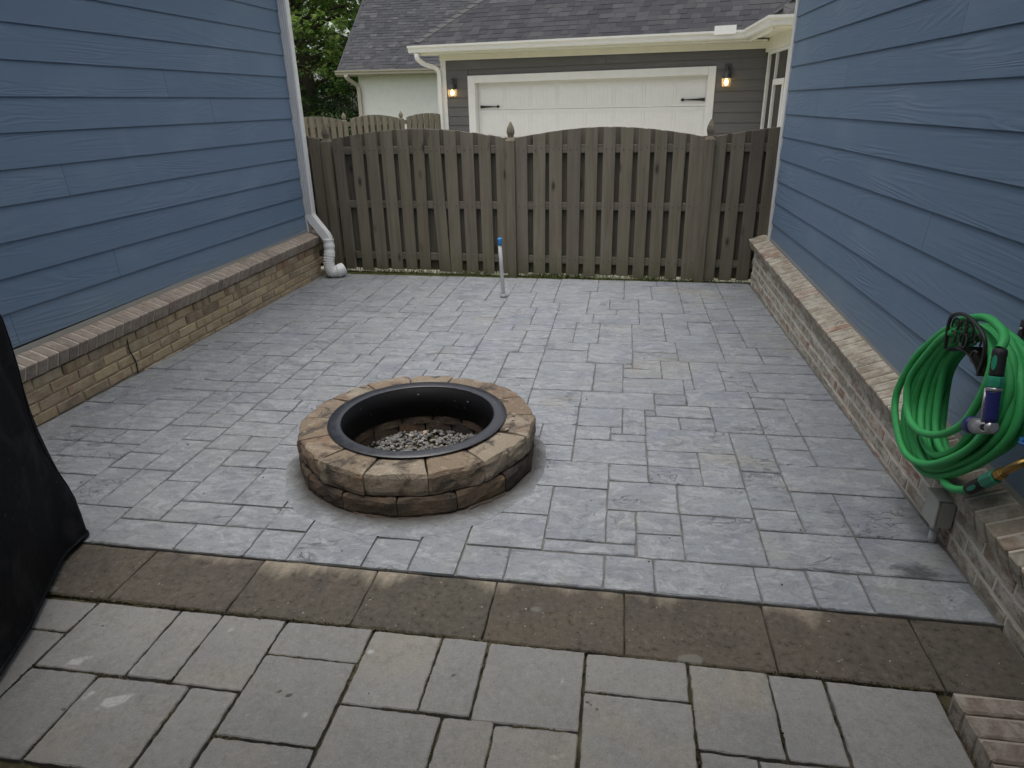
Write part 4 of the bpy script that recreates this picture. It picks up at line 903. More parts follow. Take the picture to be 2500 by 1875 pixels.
# door surround and door
mb = MB(); GF.box(mb, -0.003, 0.158, -0.19, 0.03, -0.19, 2.098); mb.build('door_casing', MAT['trim'], gh, bevel=0.004)
mb = MB(); GF.box(mb, 4.932, 5.067, -0.19, 0.03, -0.19, 2.098); mb.build('door_casing', MAT['trim'], gh, bevel=0.004)
mb = MB(); GF.box(mb, 0.1595, 4.9305, -0.19, 0.03, 1.955, 2.098); mb.build('door_casing', MAT['trim'], gh, bevel=0.004)
gd = MB(); GF.box(gd, 0.158, 4.932, -0.20, -0.17, -0.19, 1.96); gdo = gd.build('garage_door', MAT['door'], gh)
pm = {}
for r in range(4):
    z1 = 1.955-0.53*r; z0 = z1-0.526
    mb = MB(); GF.box(mb, 0.161, 4.929, -0.1695, -0.125, z0+0.001, z1); mb.build('door_section', MAT['door'], gdo, bevel=0.004)
    for c in range(8):
        a = 0.19+c*0.591; w = 0.555
        if 'p' not in pm:
            m = MB(); h = 0.43
            for i in range(6): m.box(-w/2+0.03+i*(w-0.06)/6+0.0004, -w/2+0.03+(i+1)*(w-0.06)/6-0.0004, 0, 0.002, -h/2+0.03, h/2-0.03)
            for (x0,x1,y0,y1) in [(-w/2,w/2,h/2-0.018,h/2),(-w/2,w/2,-h/2,-h/2+0.018),(-w/2,-w/2+0.018,-h/2+0.019,h/2-0.019),(w/2-0.018,w/2,-h/2+0.019,h/2-0.019)]: m.box(x0,x1,0,0.006,y0,y1)
            pm['p'] = m.mesh('door_panel'); pm['p'].materials.append(MAT['door'])
        link('door_panel', pm['p'], gdo, GF.mat(a+w/2, -0.1248, (z0+z1)/2))
def strap(s0, sgn, z):
    pr = [(0,-0.030),(0,0.030),(0.12,0.019),(0.36,0.008),(0.385,0.012),(0.40,0.026),(0.418,0.030),(0.437,0.012),(0.45,0.0),(0.437,-0.012),(0.418,-0.030),(0.40,-0.026),(0.385,-0.012),(0.36,-0.008),(0.12,-0.019)]
    P = [(s0+sgn*x, z+y) for x, y in pr]
    mb = MB().prism([GF.p(s,-0.112,z) for s, z in P], [GF.p(s,-0.096,z) for s, z in P]); mb.build('strap_hinge', MAT['iron'], gdo)
strap(0.215, 1, 1.491); strap(4.885, -1, 1.545)
# frieze, soffit, fascia, gutter
mb = MB(); GF.box(mb, -0.64, 5.93, 0.0245, 0.045, 2.40, 2.505, 0, TZ); mb.build('frieze_board', MAT['soffit'], gh)
mb = MB(); GF.box(mb, -1.05, 5.93, 0.012, 0.40, 2.507, 2.525, 0, TZ); mb.build('soffit', MAT['soffit'], gh)
mb = MB()
for i in range(130): 
    for o in (0.30, 0.325): GF.box(mb, -0.5+i*0.042, -0.5+i*0.042+0.012, o, o+0.012, 2.5055, 2.508, 0, TZ)
mb.build('soffit_vent', MAT['iron'], gh)
def gutter(mb, pts, out, mi=0):
    """K-style gutter: section swept along pts; out = outward unit vectors at each point"""
    sec = [(0,0.0),(0.07,0.0),(0.085,0.02),(0.088,0.06),(0.105,0.085),(0.125,0.095),(0.13,0.13),(0.118,0.13),(0.112,0.10),(0.0,0.10)]
    rings = [[Vector(p)+Vector(o)*a+Vector((0,0,z)) for a, z in sec] for p, o in zip(pts, out)]
    mb.rings(rings, mi, False)
n3, d3 = GF.n, GF.d
mb = MB(); gutter(mb, [GF.p(-1.12,0.40,2.555), GF.p(5.64,0.40,2.489)], [n3, (-1,-0.745,0)]); mb.build('gutter', MAT['trim'], gh)
mb = MB(); GF.box(mb, -1.05, 5.66, 0.375, 0.399, 2.505, 2.66, 0, TZ); mb.build('fascia', MAT['soffit'], gh)
P = [(2.02,13.86,2.49),(1.975,11.42,2.49)]
mb = MB(); gutter(mb, [GF.p(5.64,0.40,2.489),(2.06,11.45,2.50),(4.5,11.45,2.50)], [(-1,-0.745,0),(-1,-1,0),(0,-1,0)]); mb.build('gutter', MAT['trim'], gh)
mb = MB(); GF.box(mb, 5.06, 5.42, 0.512, 0.527, 2.565, 2.70); mb.build('rain_diverter', MAT['trim'], gh)
MB().box(2.032,2.06,11.47,13.50,2.44,2.60).build('fascia', MAT['soffit'], gh)
# downspout at the left corner
mb = MB(); mb.rect_tube(catmull([GF.p(-0.94,0.44,2.54),GF.p(-0.93,0.43,2.44),GF.p(-0.85,0.30,2.34),GF.p(-0.70,0.12,2.27),GF.p(-0.65,0.065,2.17),GF.p(-0.65,0.065,1.9)],6)+[GF.p(-0.65,0.065,-0.15)], 0.065, 0.085, GF.n); mb.build('downspout', MAT['trim'], gh)
# roof: main slope, left hip, shingles laid in courses
K = 0.81; E0 = 2.662
inn = -GF.n
def roofp(s, t): return GF.p(s, 0.43-t, E0+K*t+TZ*s)
mb = MB()
R1 = [roofp(-1.08,0), roofp(9,0), roofp(9,3.6), roofp(-1.08+3.6,3.6)]
mb.prism([p+Vector((0,0,-0.05)) for p in R1], R1)
L1 = [roofp(-1.08,0), roofp(-1.08+3.6,3.6), GF.p(-1.08,0.43-7.2,E0)]
mb.prism([p+Vector((0,0,-0.05)) for p in L1], L1)
B1 = [roofp(9,3.6), GF.p(9,0.43-7.2,E0-0.09), GF.p(-1.08,0.43-7.2,E0), roofp(2.52,3.6)]
mb.prism([p+Vector((0,0,-0.05)) for p in B1], B1)
roof = mb.build('roof', MAT['shingle'], gh)
sl = Vector((inn.x, inn.y, K)).normalized(); sx = GF.d.copy(); sx.z = TZ; sx.normalize(); sn = sx.cross(sl).normalized()
if sn.z < 0: sn = -sn
SM = {}
for w in (0.14,0.18,0.23,0.29):
    for th in (0.006,0.011):
        m = MB(); m.add([(-w/2,0,0),(w/2,0,0),(w/2,0,th),(-w/2,0,th),(-w/2,0.19,0),(w/2,0.19,0),(w/2,0.19,0.003),(-w/2,0.19,0.003)], [(0,1,2,3),(5,4,7,6),(3,2,6,7),(0,4,5,1),(1,5,6,2),(4,0,3,7)])
        SM[w,th] = m.mesh('shingle'); SM[w,th].materials.append(MAT['shingle'])
xa = sx if sx.cross(sl).z > 0 else -sx
nS, far = 0, MB(); rnd = random.Random(8)
for r in range(33):
    L0 = r*0.142; t0 = L0/math.sqrt(1+K*K); s = -1.08+t0+rnd.uniform(0.02,0.12); 
    end = 6.6+0.9*t0
    while s < end:
        w = rnd.choice([0.14,0.18,0.18,0.23,0.23,0.29]); th = rnd.choice([0.006,0.011])
        p = roofp(s+w/2, t0-0.012) + sn*0.004
        mw = Matrix(((xa.x,sl.x,sn.x,p.x),(xa.y,sl.y,sn.y,p.y),(xa.z,sl.z,sn.z,p.z),(0,0,0,1)))
        vis = (s > -1.2)
        if nS < 300: link('shingle', SM[w,th], roof, mw); nS += 1
        else:
            o0 = len(far.v); me = SM[w,th]; far.v += [tuple(mw @ v.co) for v in me.vertices]
            for q in me.polygons: far.f.append([o0+i for i in q.vertices]); far.mi.append(0); far.sm.append(False)
        s += w+0.004
far.build('upper_shingles', MAT['shingle_far'], roof, kind='stuff', fix=False)
# hip cap tiles
hipd = Vector((GF.d.x+inn.x, GF.d.y+inn.y, K+TZ)); 
for i in range(31):
    t = 0.05+i*0.115; p = roofp(-1.08+t, t)+Vector((0,0,0.034)); q = roofp(-1.08+t+0.15, t+0.15)+Vector((0,0,0.016))
    sr, sl2 = GF.d*0.11+Vector((0,0,-0.0)), -inn*0.0
    a = -GF.d.cross(Vector((0,0,1))); w1 = (GF.d*0.13 + Vector((0,0,0.0))); w2 = (inn*0.13)
    lft, rgt = w2*1.0+Vector((0,0,0.0)), w1*1.0
    mb = MB(); up = Vector((0,0,0.026))
    vs = [p+rgt+Vector((0,0,0.004)), p+up, p+lft+Vector((0,0,0.004)), q+rgt, q+up*0.6, q+lft]
    mb.add(vs+[v-Vector((0,0,0.02)) for v in vs], [(0,1,4,3),(1,2,5,4),(0,6,7,1),(1,7,8,2),(3,4,10,9),(4,5,11,10),(0,3,9,6),(2,8,11,5)])
    mb.build('hip_cap', MAT['cap'], gh)
# screened porch running towards the viewer from the right end
mb = MB(); mb.box(2.36,2.40,11.84,13.76,2.28,2.49); mb.box(2.40,4.4,11.84,11.88,2.28,2.49); mb.build('porch_frieze', MAT['soffit'], gh)
mb = MB(); mb.box(2.03,4.5,11.42,13.8,2.491,2.505); mb.build('porch_soffit', MAT['soffit'], gh)
mb = MB(); mb.box(2.42,2.44,11.87,13.6,-0.1,2.27); mb.box(2.44,4.4,11.87,11.89,-0.1,2.27); mb.build('insect_screen', MAT['screen'], gh)
def bar(y0, y1, z0, z1, nm='screen_frame'):
    MB().box(2.372,2.418,y0,y1,z0,z1).build(nm, MAT['trim'], gh, bevel=0.003)
bar(13.44,13.56,-0.12,2.279); bar(11.85,11.93,-0.12,2.279); bar(12.79,12.83,1.83,2.23); bar(11.931,13.439,2.23,2.279); bar(12.0,12.80,1.74,1.829); bar(12.80,12.88,-0.12,1.829); bar(11.99,12.11,-0.12,1.739)
P0, P1 = Vector((1.99,14.6,2.60)), Vector((2.0,11.40,2.60))
k2 = 0.72
mb = MB(); A4 = [P0, P1, P1+Vector((2.4,2.4,2.4*k2)), P0+Vector((2.4,2.4,2.4*k2))]; mb.prism([p-Vector((0,0,0.05)) for p in A4], A4)
A5 = [P1, Vector((5,11.40,2.60)), Vector((5,13.8,2.6+2.4*k2)), P1+Vector((2.4,2.4,2.4*k2))]; mb.prism([p-Vector((0,0,0.05)) for p in A5], A5)
proof = mb.build('porch_roof', MAT['shingle'], gh)
for r in range(8):
    t = r*0.12
    for i in range(9):
        y0 = 11.40+t+i*0.24+(0.1 if r % 2 else 0)
        a = Vector((1.985+t,y0,2.60+t*k2+0.012)); e = Vector((0.17,0,0.17*k2)); f = Vector((0,0.235,0))
        MB().prism([a,a+f,a+f+e,a+e], [a+Vector((0,0,0.012)),a+f+Vector((0,0,0.012)),a+f+e+Vector((0,0,0.005)),a+e+Vector((0,0,0.005))]).build('shingle', MAT['shingle'], proof)
for i in range(12):
    t = 0.02+i*0.13; p = P1+Vector((t,t,t*k2+0.03)); q = p+Vector((0.18,0.18,0.18*k2)); 
    vs = [p+Vector((0.14,0,-0.03)), p+Vector((0,0,0.02)), p+Vector((0,0.14,-0.03)), q+Vector((0.14,0,-0.035)), q+Vector((0,0,0.008)), q+Vector((0,0.14,-0.035))]
    MB().add(vs+[v-Vector((0,0,0.02)) for v in vs], [(0,1,4,3),(1,2,5,4),(0,6,7,1),(1,7,8,2),(3,4,10,9),(4,5,11,10),(0,3,9,6),(2,8,11,5)]).build('hip_cap', MAT['cap'], gh)

# the two lit lanterns
def lantern(s, z, label):
    th = thing('wall_lantern', tuple(GF.p(s, 0.02, z)), label, 'lantern', 'lit wall lanterns flanking the garage door')
    mb = MB(); GF.box(mb, s-0.055, s+0.055, 0.012, 0.032, z+0.02, z+0.235); mb.build('backplate', MAT['lantern'], th, bevel=0.006)
    mb = MB().tube(catmull([GF.p(s,0.03,z+0.16),GF.p(s,0.07,z+0.20),GF.p(s,0.115,z+0.185),GF.p(s,0.125,z+0.13)], 6), 0.011, 8); mb.build('bracket_arm', MAT['lantern'], th)
    c = GF.p(s, 0.125, 0)
    ho = MB().lathe(c, [(0.012,z+0.14),(0.04,z+0.125),(0.062,z+0.085),(0.066,z+0.03),(0.088,z+0.012),(0.088,z+0.002)], 20).build('hood', MAT['lantern'], th)
    gl = MB()
    def sq(r, zz): return [c+GF.d*a*r+GF.n*b*r+Vector((0,0,zz)) for a, b in ((-1,-1),(1,-1),(1,1),(-1,1))]
    gl.rings([sq(0.072,z+0.001), sq(0.060,z-0.135)], 0, False, (False,False)); gl.build('glass_shade', MAT['glass'], th)
    cg = MB()
    a4, b4 = sq(0.075,z+0.001), sq(0.063,z-0.14)
    for p, q in zip(a4, b4): cg.tube([p,q], 0.005, 5)
    for i in range(4): cg.tube([b4[i], b4[(i+1)%4]], 0.006, 5)
    cg.build('cage', MAT['lantern'], th)
    MB().lathe(c, [(0.004,z-0.118),(0.028,z-0.10),(0.037,z-0.068),(0.031,z-0.035),(0.014,z-0.004)], 16).build('bulb', MAT['bulb'], th)
lantern(-0.325, 1.842, 'lit black wall lantern on grey boards between the white corner board and the door')
lantern(5.275, 1.885, 'lit black wall lantern on grey boards between the garage door and the screened porch')

# ------------------------------------------------------------------ white painted brick house behind
wh = thing('white_brick_house', (-6.5,22.3,-0.2), 'white painted brick house with tan gutter and dark gable roof behind the garage', 'house')
mb = MB().box(-8.32,-2,22.36,30,-0.3,2.5); mb.build('wall', MAT['wbrick'], wh)
mb = MB(); rnd = random.Random(2)
for r in range(40):
    z = -0.2+r*0.066; x = -8.33+(0.1 if r % 2 else 0)
    if z > 2.42: break
    while x < -4.4:
        w = 0.2; pr = rnd.uniform(-0.002,0.002)
        if r == 37: w = 0.068
        mb.box(max(x,-8.33), x+w-0.002, 22.350+pr, 22.3595, z, z+0.0622 if r != 37 else z+0.15); x += w
    if r == 37: break
mb.build('painted_bricks', MAT['wbrick'], wh, kind='stuff', fix=False)
mb = MB().box(-8.85,-2,21.96,22.34,2.42,2.44); mb.build('soffit', MAT['tan_metal'], wh)
mb = MB(); gutter(mb, [(-8.87,21.97,2.45),(-2,21.97,2.42)], [(0,-1,0)]*2); mb.build('gutter', MAT['tan_metal'], wh)
mb = MB(); mb.rect_tube(catmull([(-8.52,21.9,2.46),(-8.50,21.92,2.36),(-8.34,22.2,2.18),(-8.30,22.27,2.05),(-8.30,22.27,1.8)],5)+[(-8.30,22.27,-0.2)], 0.08, 0.11, (0,1,0)); mb.build('downspout', MAT['tan_metal'], wh)
kw = 0.78; gb = MB(); A6 = [Vector((-8.85,21.93,2.545)),Vector((0,21.93,2.50)),Vector((0,26.9,2.5+4.97*kw)),Vector((-8.85,26.9,2.545+4.97*kw))]
gb.prism([p-Vector((0,0,0.06)) for p in A6], A6); A7 = [A6[3],A6[2],Vector((0,31.9,2.5)),Vector((-8.85,31.9,2.545))]; gb.prism([p-Vector((0,0,0.06)) for p in A7], A7)
wr = gb.build('roof', MAT['shingle_far'], wh)
mb = MB(); slw = Vector((0,1,kw)).normalized(); nrm = Vector((0,-kw,1)).normalized()
for r in range(44):
    L0 = r*0.142; x = -8.84+rnd.uniform(0,0.15)
    while x < -2.0:
        w = rnd.choice([0.14,0.18,0.23,0.29]); th = rnd.choice([0.006,0.011,0.014])
        b = Vector((x,21.92,2.545-0.0051*(x+8.85)))+slw*L0+nrm*0.003
        p = [b, b+Vector((w,0,0)), b+Vector((w,0,0))+slw*0.18, b+slw*0.18]
        mb.prism(p, [p[0]+nrm*th,p[1]+nrm*th,p[2]+nrm*0.002,p[3]+nrm*0.002]); x += w+0.004
mb.build('roof_shingles', MAT['shingle_far'], wr, kind='stuff', fix=False)
gbl = MB().prism([(-8.32,22.4,2.49),(-8.32,29.9,2.49),(-8.32,26.9,2.4+4.5*kw)], [(-8.2,22.4,2.49),(-8.2,29.9,2.49),(-8.2,26.9,2.4+4.5*kw)]); gbl.build('gable_wall', MAT['wbrick'], wh)

# ------------------------------------------------------------------ sliver of a red brick house far behind
bh = thing('brick_house', (-22,40,-0.2), 'sliver of a far red brick house beside the oak, past the white downspout', 'house')
MB().box(-27,-19.72,37.0,44,-0.3,2.65).build('wall', MAT['brick_red'], bh)
mb = MB()
for r in range(38):
    y = 38.0+(0.1 if r % 2 else 0)
    while y < 43.8: mb.box(-19.719, -19.705, y, y+0.188, -0.2+r*0.07, -0.2+r*0.07+0.058); y += 0.2
mb.build('wall_bricks', MAT['brick_red'], bh, kind='stuff', fix=False)
MB().box(-19.70,-19.60,43.85,43.98,-0.2,2.5).build('downspout', MAT['tan_metal'], bh)
for ya, yb in ((36.5,40.5),(44.5,40.5)):
    MB().prism([(-27.3,ya,2.6),(-19.2,ya,2.6),(-19.2,yb,5.4),(-27.3,yb,5.4)], [(-27.3,ya,2.72),(-19.2,ya,2.72),(-19.2,yb,5.52),(-27.3,yb,5.52)]).build('roof', MAT['shingle_far'], bh)

# ------------------------------------------------------------------ trees
def leaves(mb, c, R, n, size, rnd, flat=0.55):
    for i in range(n):
        d = Vector((rnd.gauss(0,1), rnd.gauss(0,1), rnd.gauss(0,1))).normalized()*R*rnd.random()**0.5; d.z *= flat
        p = c+d; a = rnd.uniform(0,6.28); el = rnd.gauss(-0.25,0.45)
        u = Vector((math.cos(a)*math.cos(el), math.sin(a)*math.cos(el), math.sin(el))); s = u.cross(Vector((rnd.gauss(0,.5),rnd.gauss(0,.5),1))).normalized(); L = size*rnd.uniform(0.7,1.3); w = L*0.30
        nn = s.cross(u)
        mb.add([p, p+u*L*0.35+s*w, p+u*L*0.6+s*w*0.55+nn*L*0.06, p+u*L, p+u*L*0.6-s*w*0.55+nn*L*0.06, p+u*L*0.35-s*w], [(0,1,2,3),(0,3,4,5)])
def tree(base, H, R, z0, label, seed, nclump, per, lsize, cs):
    rnd = random.Random(seed); t = thing('oak_tree', base, label, 'tree'); b = Vector(base)
    tr = MB(); tr.tube(catmull([b,b+Vector((0.1,0.1,H*0.25)),b+Vector((-0.1,0.05,H*0.55)),b+Vector((0.1,0,H*0.95))],6), [0.34*(1-i/20)+0.03 for i in range(19)], 10)
    tips = []
    for i in range(46):
        h = z0+0.3+(H*0.9-z0)*(i/46)**0.9; a = i*2.399+rnd.uniform(-0.3,0.3); q = (h-z0)/(H-z0); ln = R*(0.55+0.75*math.sin(PI*min(1,0.22+q*0.78)))*rnd.uniform(0.75,1.0)
        p0 = b+Vector((0,0,h)); dr = Vector((math.cos(a),math.sin(a),0)); p1 = p0+dr*ln*0.5+Vector((0,0,0.25*ln*0.5+0.1)); p2 = p0+dr*ln+Vector((0,0,0.12*ln-0.25))
        tr.tube(catmull([p0,p1,p2],5), [0.085*(1-j/12)+0.008 for j in range(11)], 6); tips.append((p0,p1,p2,ln))
        for q_ in range(3):
            m = p0.lerp(p2, rnd.uniform(0.4,0.9)); e = m+Vector((rnd.gauss(0,.6),rnd.gauss(0,.6),rnd.gauss(0.1,.25))); tr.tube([m,e],[0.02,0.006],5); tips.append((m,(m+e)/2,e,0.8))
    tr.build('trunk', MAT['bark'], t, fix=False)
    cr = MB()
    for i in range(nclump):
        p0,p1,p2,ln = tips[rnd.randrange(len(tips))]; u = rnd.random()**0.55; c = (p0.lerp(p1,u*2) if u < 0.5 else p1.lerp(p2,u*2-1))+Vector((rnd.gauss(0,.22),rnd.gauss(0,.22),rnd.gauss(0.05,.14)))
        leaves(cr, c, cs*rnd.uniform(0.6,1.25), per, lsize, rnd)
    for i in range(nclump):          # outer sprays, in drooping layers with gaps between them
        a = rnd.uniform(0, 2*PI); z = z0-0.4+(H-z0)*rnd.random(); q = min(1, max(0, (z-z0)/(H-z0))); rr = R*(0.62+0.75*math.sin(PI*min(1,0.2+q*0.78)))*rnd.uniform(0.72,1.0)
        c = b+Vector((math.cos(a)*rr, math.sin(a)*rr, z+0.35*math.sin(a*5+z*2)))
        if mnoise.noise(c*0.9) < -0.12: continue
        leaves(cr, c, cs*rnd.uniform(0.6,1.3), per, lsize, rnd, 0.45)
    cr.build('crown', MAT['leaf'], t, fix=False)
    return t
tree((-14.2,31.5,-0.2), 11.5, 4.6, 1.5, 'big leafy green oak rising behind the far fence and the white house', 5, 3600, 15, 0.21, 0.42)
tree((-19.5,43,-0.2), 13, 5.2, 2.5, 'second oak deeper behind the big oak, showing through its gaps', 15, 900, 14, 0.24, 0.6)
def shrub(loc, R, H, label, seed, n):
    rnd = random.Random(seed); t = thing('shrub', loc, label, 'shrub', 'dark shrubs under the oak'); b = Vector(loc)
    st = MB()
    for i in range(7): a = i*0.9; st.tube([b, b+Vector((math.cos(a)*R*0.5,math.sin(a)*R*0.5,H*0.75))],[0.03,0.008],5)
    st.build('stems', MAT['bark'], t, fix=False)
    f = MB()
    for i in range(n):
        a = rnd.uniform(0,6.28); r = R*math.sqrt(rnd.random()); z = H*(0.15+0.8*rnd.random()*math.sqrt(max(0,1-(r/R)**2*0.7)))
        leaves(f, b+Vector((math.cos(a)*r,math.sin(a)*r,z)), 0.22, 9, 0.11, rnd, 0.8)
    f.build('foliage', MAT['shrub'], t, fix=False)
shrub((-13.3,28.0,-0.2), 1.6, 3.0, 'dark broad shrub under the oak, just behind the far fence', 3, 330)
shrub((-10.9,28.0,-0.2), 1.3, 3.4, 'tall dark shrub at the corner of the white brick house', 4, 330)
shrub((-12.9,33.0,-0.2), 2.0, 4.0, 'tallest dark shrub, straight below the oak crown', 14, 520)
shrub((-15.4,35.0,-0.2), 1.7, 3.6, 'dark shrub between the oak trunk and the far red brick house', 18, 420)
shrub((-16.0,33.5,-0.2), 1.1, 1.7, 'small dark shrub in front of the far red brick house', 8, 240)

# ------------------------------------------------------------------ garden hose, its hanger, tap and junction box on the right wall
def RW(y, z, o): return Vector((XR(y)-o, y, z))
hg = thing('hose_hanger', tuple(RW(2.28,0.80,-0.09)), 'black scrolled iron hose hanger fixed to the blue siding of the right wing', 'hanger')
arch = [(2.385,0.752,.135),(2.388,0.82,.14),(2.383,0.862,.14),(2.345,0.885,.14),(2.285,0.895,.14),(2.215,0.885,.14),(2.165,0.855,.135),(2.158,0.80,.13),(2.185,0.735,.12)]
MB().tube(catmull([RW(*p) for p in arch],6), 0.0062, 8).build('arch_bar', MAT['iron'], hg)
sad = [(2.395,0.745),(2.35,0.772),(2.285,0.782),(2.22,0.772),(2.17,0.742)]
sp = catmull([(y,z,0) for y, z in sad], 5); m_ = MB(); rings = []
for q in sp: rings.append([RW(q.x,q.y,0.128), RW(q.x,q.y,-0.082), RW(q.x,q.y-0.006,-0.082), RW(q.x,q.y-0.006,0.128)])
m_.rings(rings, 0, False); m_.build('saddle', MAT['iron'], hg)
def curl(c, r, a0, a1, nm='scroll'):
    P = []
    for i in range(15):
        u = i/14; a = a0+(a1-a0)*u; R = r*(1-0.45*u); P.append(RW(c[0]+R*math.cos(a), c[1]+R*math.sin(a), 0.135))
    MB().tube(P, 0.0038, 6).build(nm, MAT['iron'], hg)
curl((2.35,0.845),0.026,-0.5,4.2); curl((2.305,0.855),0.024,3.6,-1.2); curl((2.255,0.852),0.026,-0.5,4.2); curl((2.205,0.84),0.024,3.6,-1.2)
curl((2.355,0.80),0.024,1.0,5.2); curl((2.285,0.81),0.030,2.2,-2.2); curl((2.285,0.81),0.030,0.9,5.3); curl((2.20,0.785),0.024,2.2,-2.2)
MB().tube([RW(2.285,0.893,0.138), RW(2.283,0.785,0.134)], 0.0036, 6).build('centre_bar', MAT['iron'], hg)
for y in (2.375, 2.165):
    m_ = MB(); m_.box(-0.013,0.013,-0.0035,0.0035,-0.13,0.115)
    br = m_.build('wall_bracket', MAT['iron'], hg, bevel=0.002, mw=RF.mat(y, -0.079, 0.745))
    for dz in (0.085, 0.03): MB().lathe(RW(y,0.745+dz,-0.0755), [(0.007,0),(0.006,0.004),(0.002,0.006)], 10, axis=RF.n).build('screw', MAT['silver'], br)
# the hose: one continuous run of loops, sagging unevenly
outer = [(2.405,0.829,.07),(2.533,0.75,.08),(2.61,0.651,.1),(2.668,0.482,.115),(2.607,0.344,.12),(2.473,0.267,.11),(2.294,0.305,.1),(2.123,0.461,.08),(2.05,0.593,.06),(2.068,0.704,.04),(2.168,0.8,.03),(2.285,0.843,.05)]
mid = [(2.373,0.81,.08),(2.467,0.758,.08),(2.575,0.635,.08),(2.558,0.493,.1),(2.46,0.403,.12),(2.326,0.378,.12),(2.249,0.44,.1),(2.166,0.55,.1),(2.12,0.655,.09),(2.12,0.75,.08),(2.191,0.813,.07),(2.285,0.835,.07)]
inner = [(2.40,0.80,.04),(2.50,0.71,.04),(2.54,0.60,.05),(2.515,0.48,.06),(2.44,0.385,.07),(2.339,0.352,.075),(2.25,0.40,.065),(2.17,0.50,.05),(2.12,0.62,.04),(2.13,0.72,.03),(2.20,0.80,.03),(2.285,0.815,.03)]
front = [(2.395,0.80,.13),(2.50,0.70,.14),(2.57,0.58,.15),(2.573,0.484,.15),(2.51,0.44,.15),(2.40,0.435,.15),(2.27,0.48,.14),(2.18,0.57,.13),(2.13,0.67,.125),(2.118,0.76,.12),(2.16,0.83,.11),(2.27,0.852,.105)]
def blend(a, b, w, dy=0, dz=0, do=0): return [(p[0]*(1-w)+q[0]*w+dy, p[1]*(1-w)+q[1]*w+dz*(0.4 if k in (0,11,10,1) else 1), p[2]*(1-w)+q[2]*w+do) for k, (p, q) in enumerate(zip(a, b))]
loops = [blend(inner,mid,0.0,0.01,0.012,-0.02), inner, blend(inner,outer,0.25,0.012,-0.02,-0.03), blend(inner,outer,0.7,0.0,0.02,-0.045), blend(inner,mid,0.3,0.02,-0.05,0.012), blend(inner,mid,0.15,-0.02,0.035,0.01), blend(inner,outer,0.5,-0.015,0.02,-0.02), blend(inner,outer,0.45,0,0.0,-0.035), blend(inner,mid,0.6,-0.01,-0.028,0.0), outer, blend(outer,mid,0.35,0.0,-0.004,0.0), blend(outer,mid,0.62,-0.006,-0.012,0.004), mid, blend(outer,front,0.25,0.02,-0.004,0.028), front]
seq = []
rnd = random.Random(77)
for k, lp in enumerate(loops):
    nx = loops[k+1] if k+1 < len(loops) else None
    for i, p in enumerate(lp):
        w = max(0, (i-8)/4) if nx else 0
        q = p if not nx else tuple(a*(1-w)+b*w for a, b in zip(p, nx[i]))
        q = (2.30+(q[0]-2.30)*0.90 if q[0] > 2.30 else q[0], q[1], q[2])
        seq.append((q[0]+rnd.gauss(0,0.006), q[1]+rnd.gauss(0,0.004), q[2]))
start = [(2.10,0.374,.105),(2.15,0.342,.115),(2.22,0.318,.11),(2.30,0.312,.09),(2.42,0.36,.06),(2.50,0.47,.05),(2.53,0.60,.04),(2.47,0.74,.035)]
tail = [(2.36,0.875,.12),(2.24,0.905,.115),(2.13,0.905,.12),(2.06,0.893,.14),(2.036,0.872,.158)]
pth = catmull([RW(*p) for p in start+seq[1:]+[(2.385,0.845,.115)]+tail[1:]], 7)
hose = thing('garden_hose', tuple(RW(2.3,0.3,0.1)), 'bright green garden hose coiled on the iron hanger with a blue and silver spray nozzle', 'hose')
MB().tube(pth, 0.0129, 12).build('hose_tube', MAT['hose'], hose)
def coupling(p0, p1, label, far_teal=True):
    d = (p1-p0); L = d.length; ax = d.normalized()
    b = MB().lathe(p0, [(0.0135,-0.004),(0.0185,0.0),(0.0195,0.012)]+[(0.0195-(0.0012 if i % 2 else 0),0.016+i*0.007) for i in range(8)]+[(0.0195,0.072),(0.017,0.076)], 18, axis=ax).build('rubber_sleeve', MAT['rubber'], hose)
    a = ax.orthogonal().normalized() if abs(ax.z) < 0.9 else Vector((-1,0,0)); 
    side = Vector((-0.8,-0.6,0)); side = (side-ax*side.dot(ax)).normalized()
    tn = ax.cross(side)
    pts = [p0+side*0.0195+ax*(0.038+0.022*math.cos(t_))+tn*(0.007*math.sin(t_)) for t_ in [2*PI*i/14 for i in range(14)]]
    MB().prism([q-side*0.003 for q in pts], [q+side*0.002 for q in pts]).build('grip_patch', MAT['teal'], b)
    pr = []
    m_ = MB().lathe(p0, [(0.0165,0.0765),(0.0225,0.08),(0.0235,0.09),(0.0225,L-0.004),(0.018,L)], 8, axis=ax, sm=False); m_.build('coupling_nut', MAT['teal'], hose)
cA, cB = RW(2.034,0.870,.158), RW(2.002,0.765,.165)
coupling(cA, cB, '')
hb0, hb1 = RW(2.001,0.762,.165), RW(1.972,0.662,.168); axh = (hb1-hb0).normalized(); Lh = (hb1-hb0).length
nz = MB().lathe(hb0, [(0.0185,-0.006),(0.0205,0.0),(0.021,0.006)], 16, axis=axh).build('nozzle_collar', MAT['silver'], hose)
MB().lathe(hb0, [(0.0195,0.0065)]+[(0.0198-(0.0016 if i % 2 else 0),0.012+i*0.0085) for i in range(9)]+[(0.0175,Lh-0.002)], 16, axis=axh).build('nozzle_grip', MAT['navy'], hose)
sv = (Vector((-0.55,-0.8,0))-axh*Vector((-0.55,-0.8,0)).dot(axh)).normalized(); tv = axh.cross(sv)
MB().tube([hb0+tv*0.0195+axh*0.0, hb0+tv*0.0205+axh*Lh*0.5, hb0+tv*0.0185+axh*(Lh-0.005)], 0.0045, 8).build('trigger_bar', MAT['silver'], nz)
h0, h1 = RW(1.952,0.662,.165), RW(2.052,0.622,.178); axn = (h1-h0).normalized(); Ln = (h1-h0).length
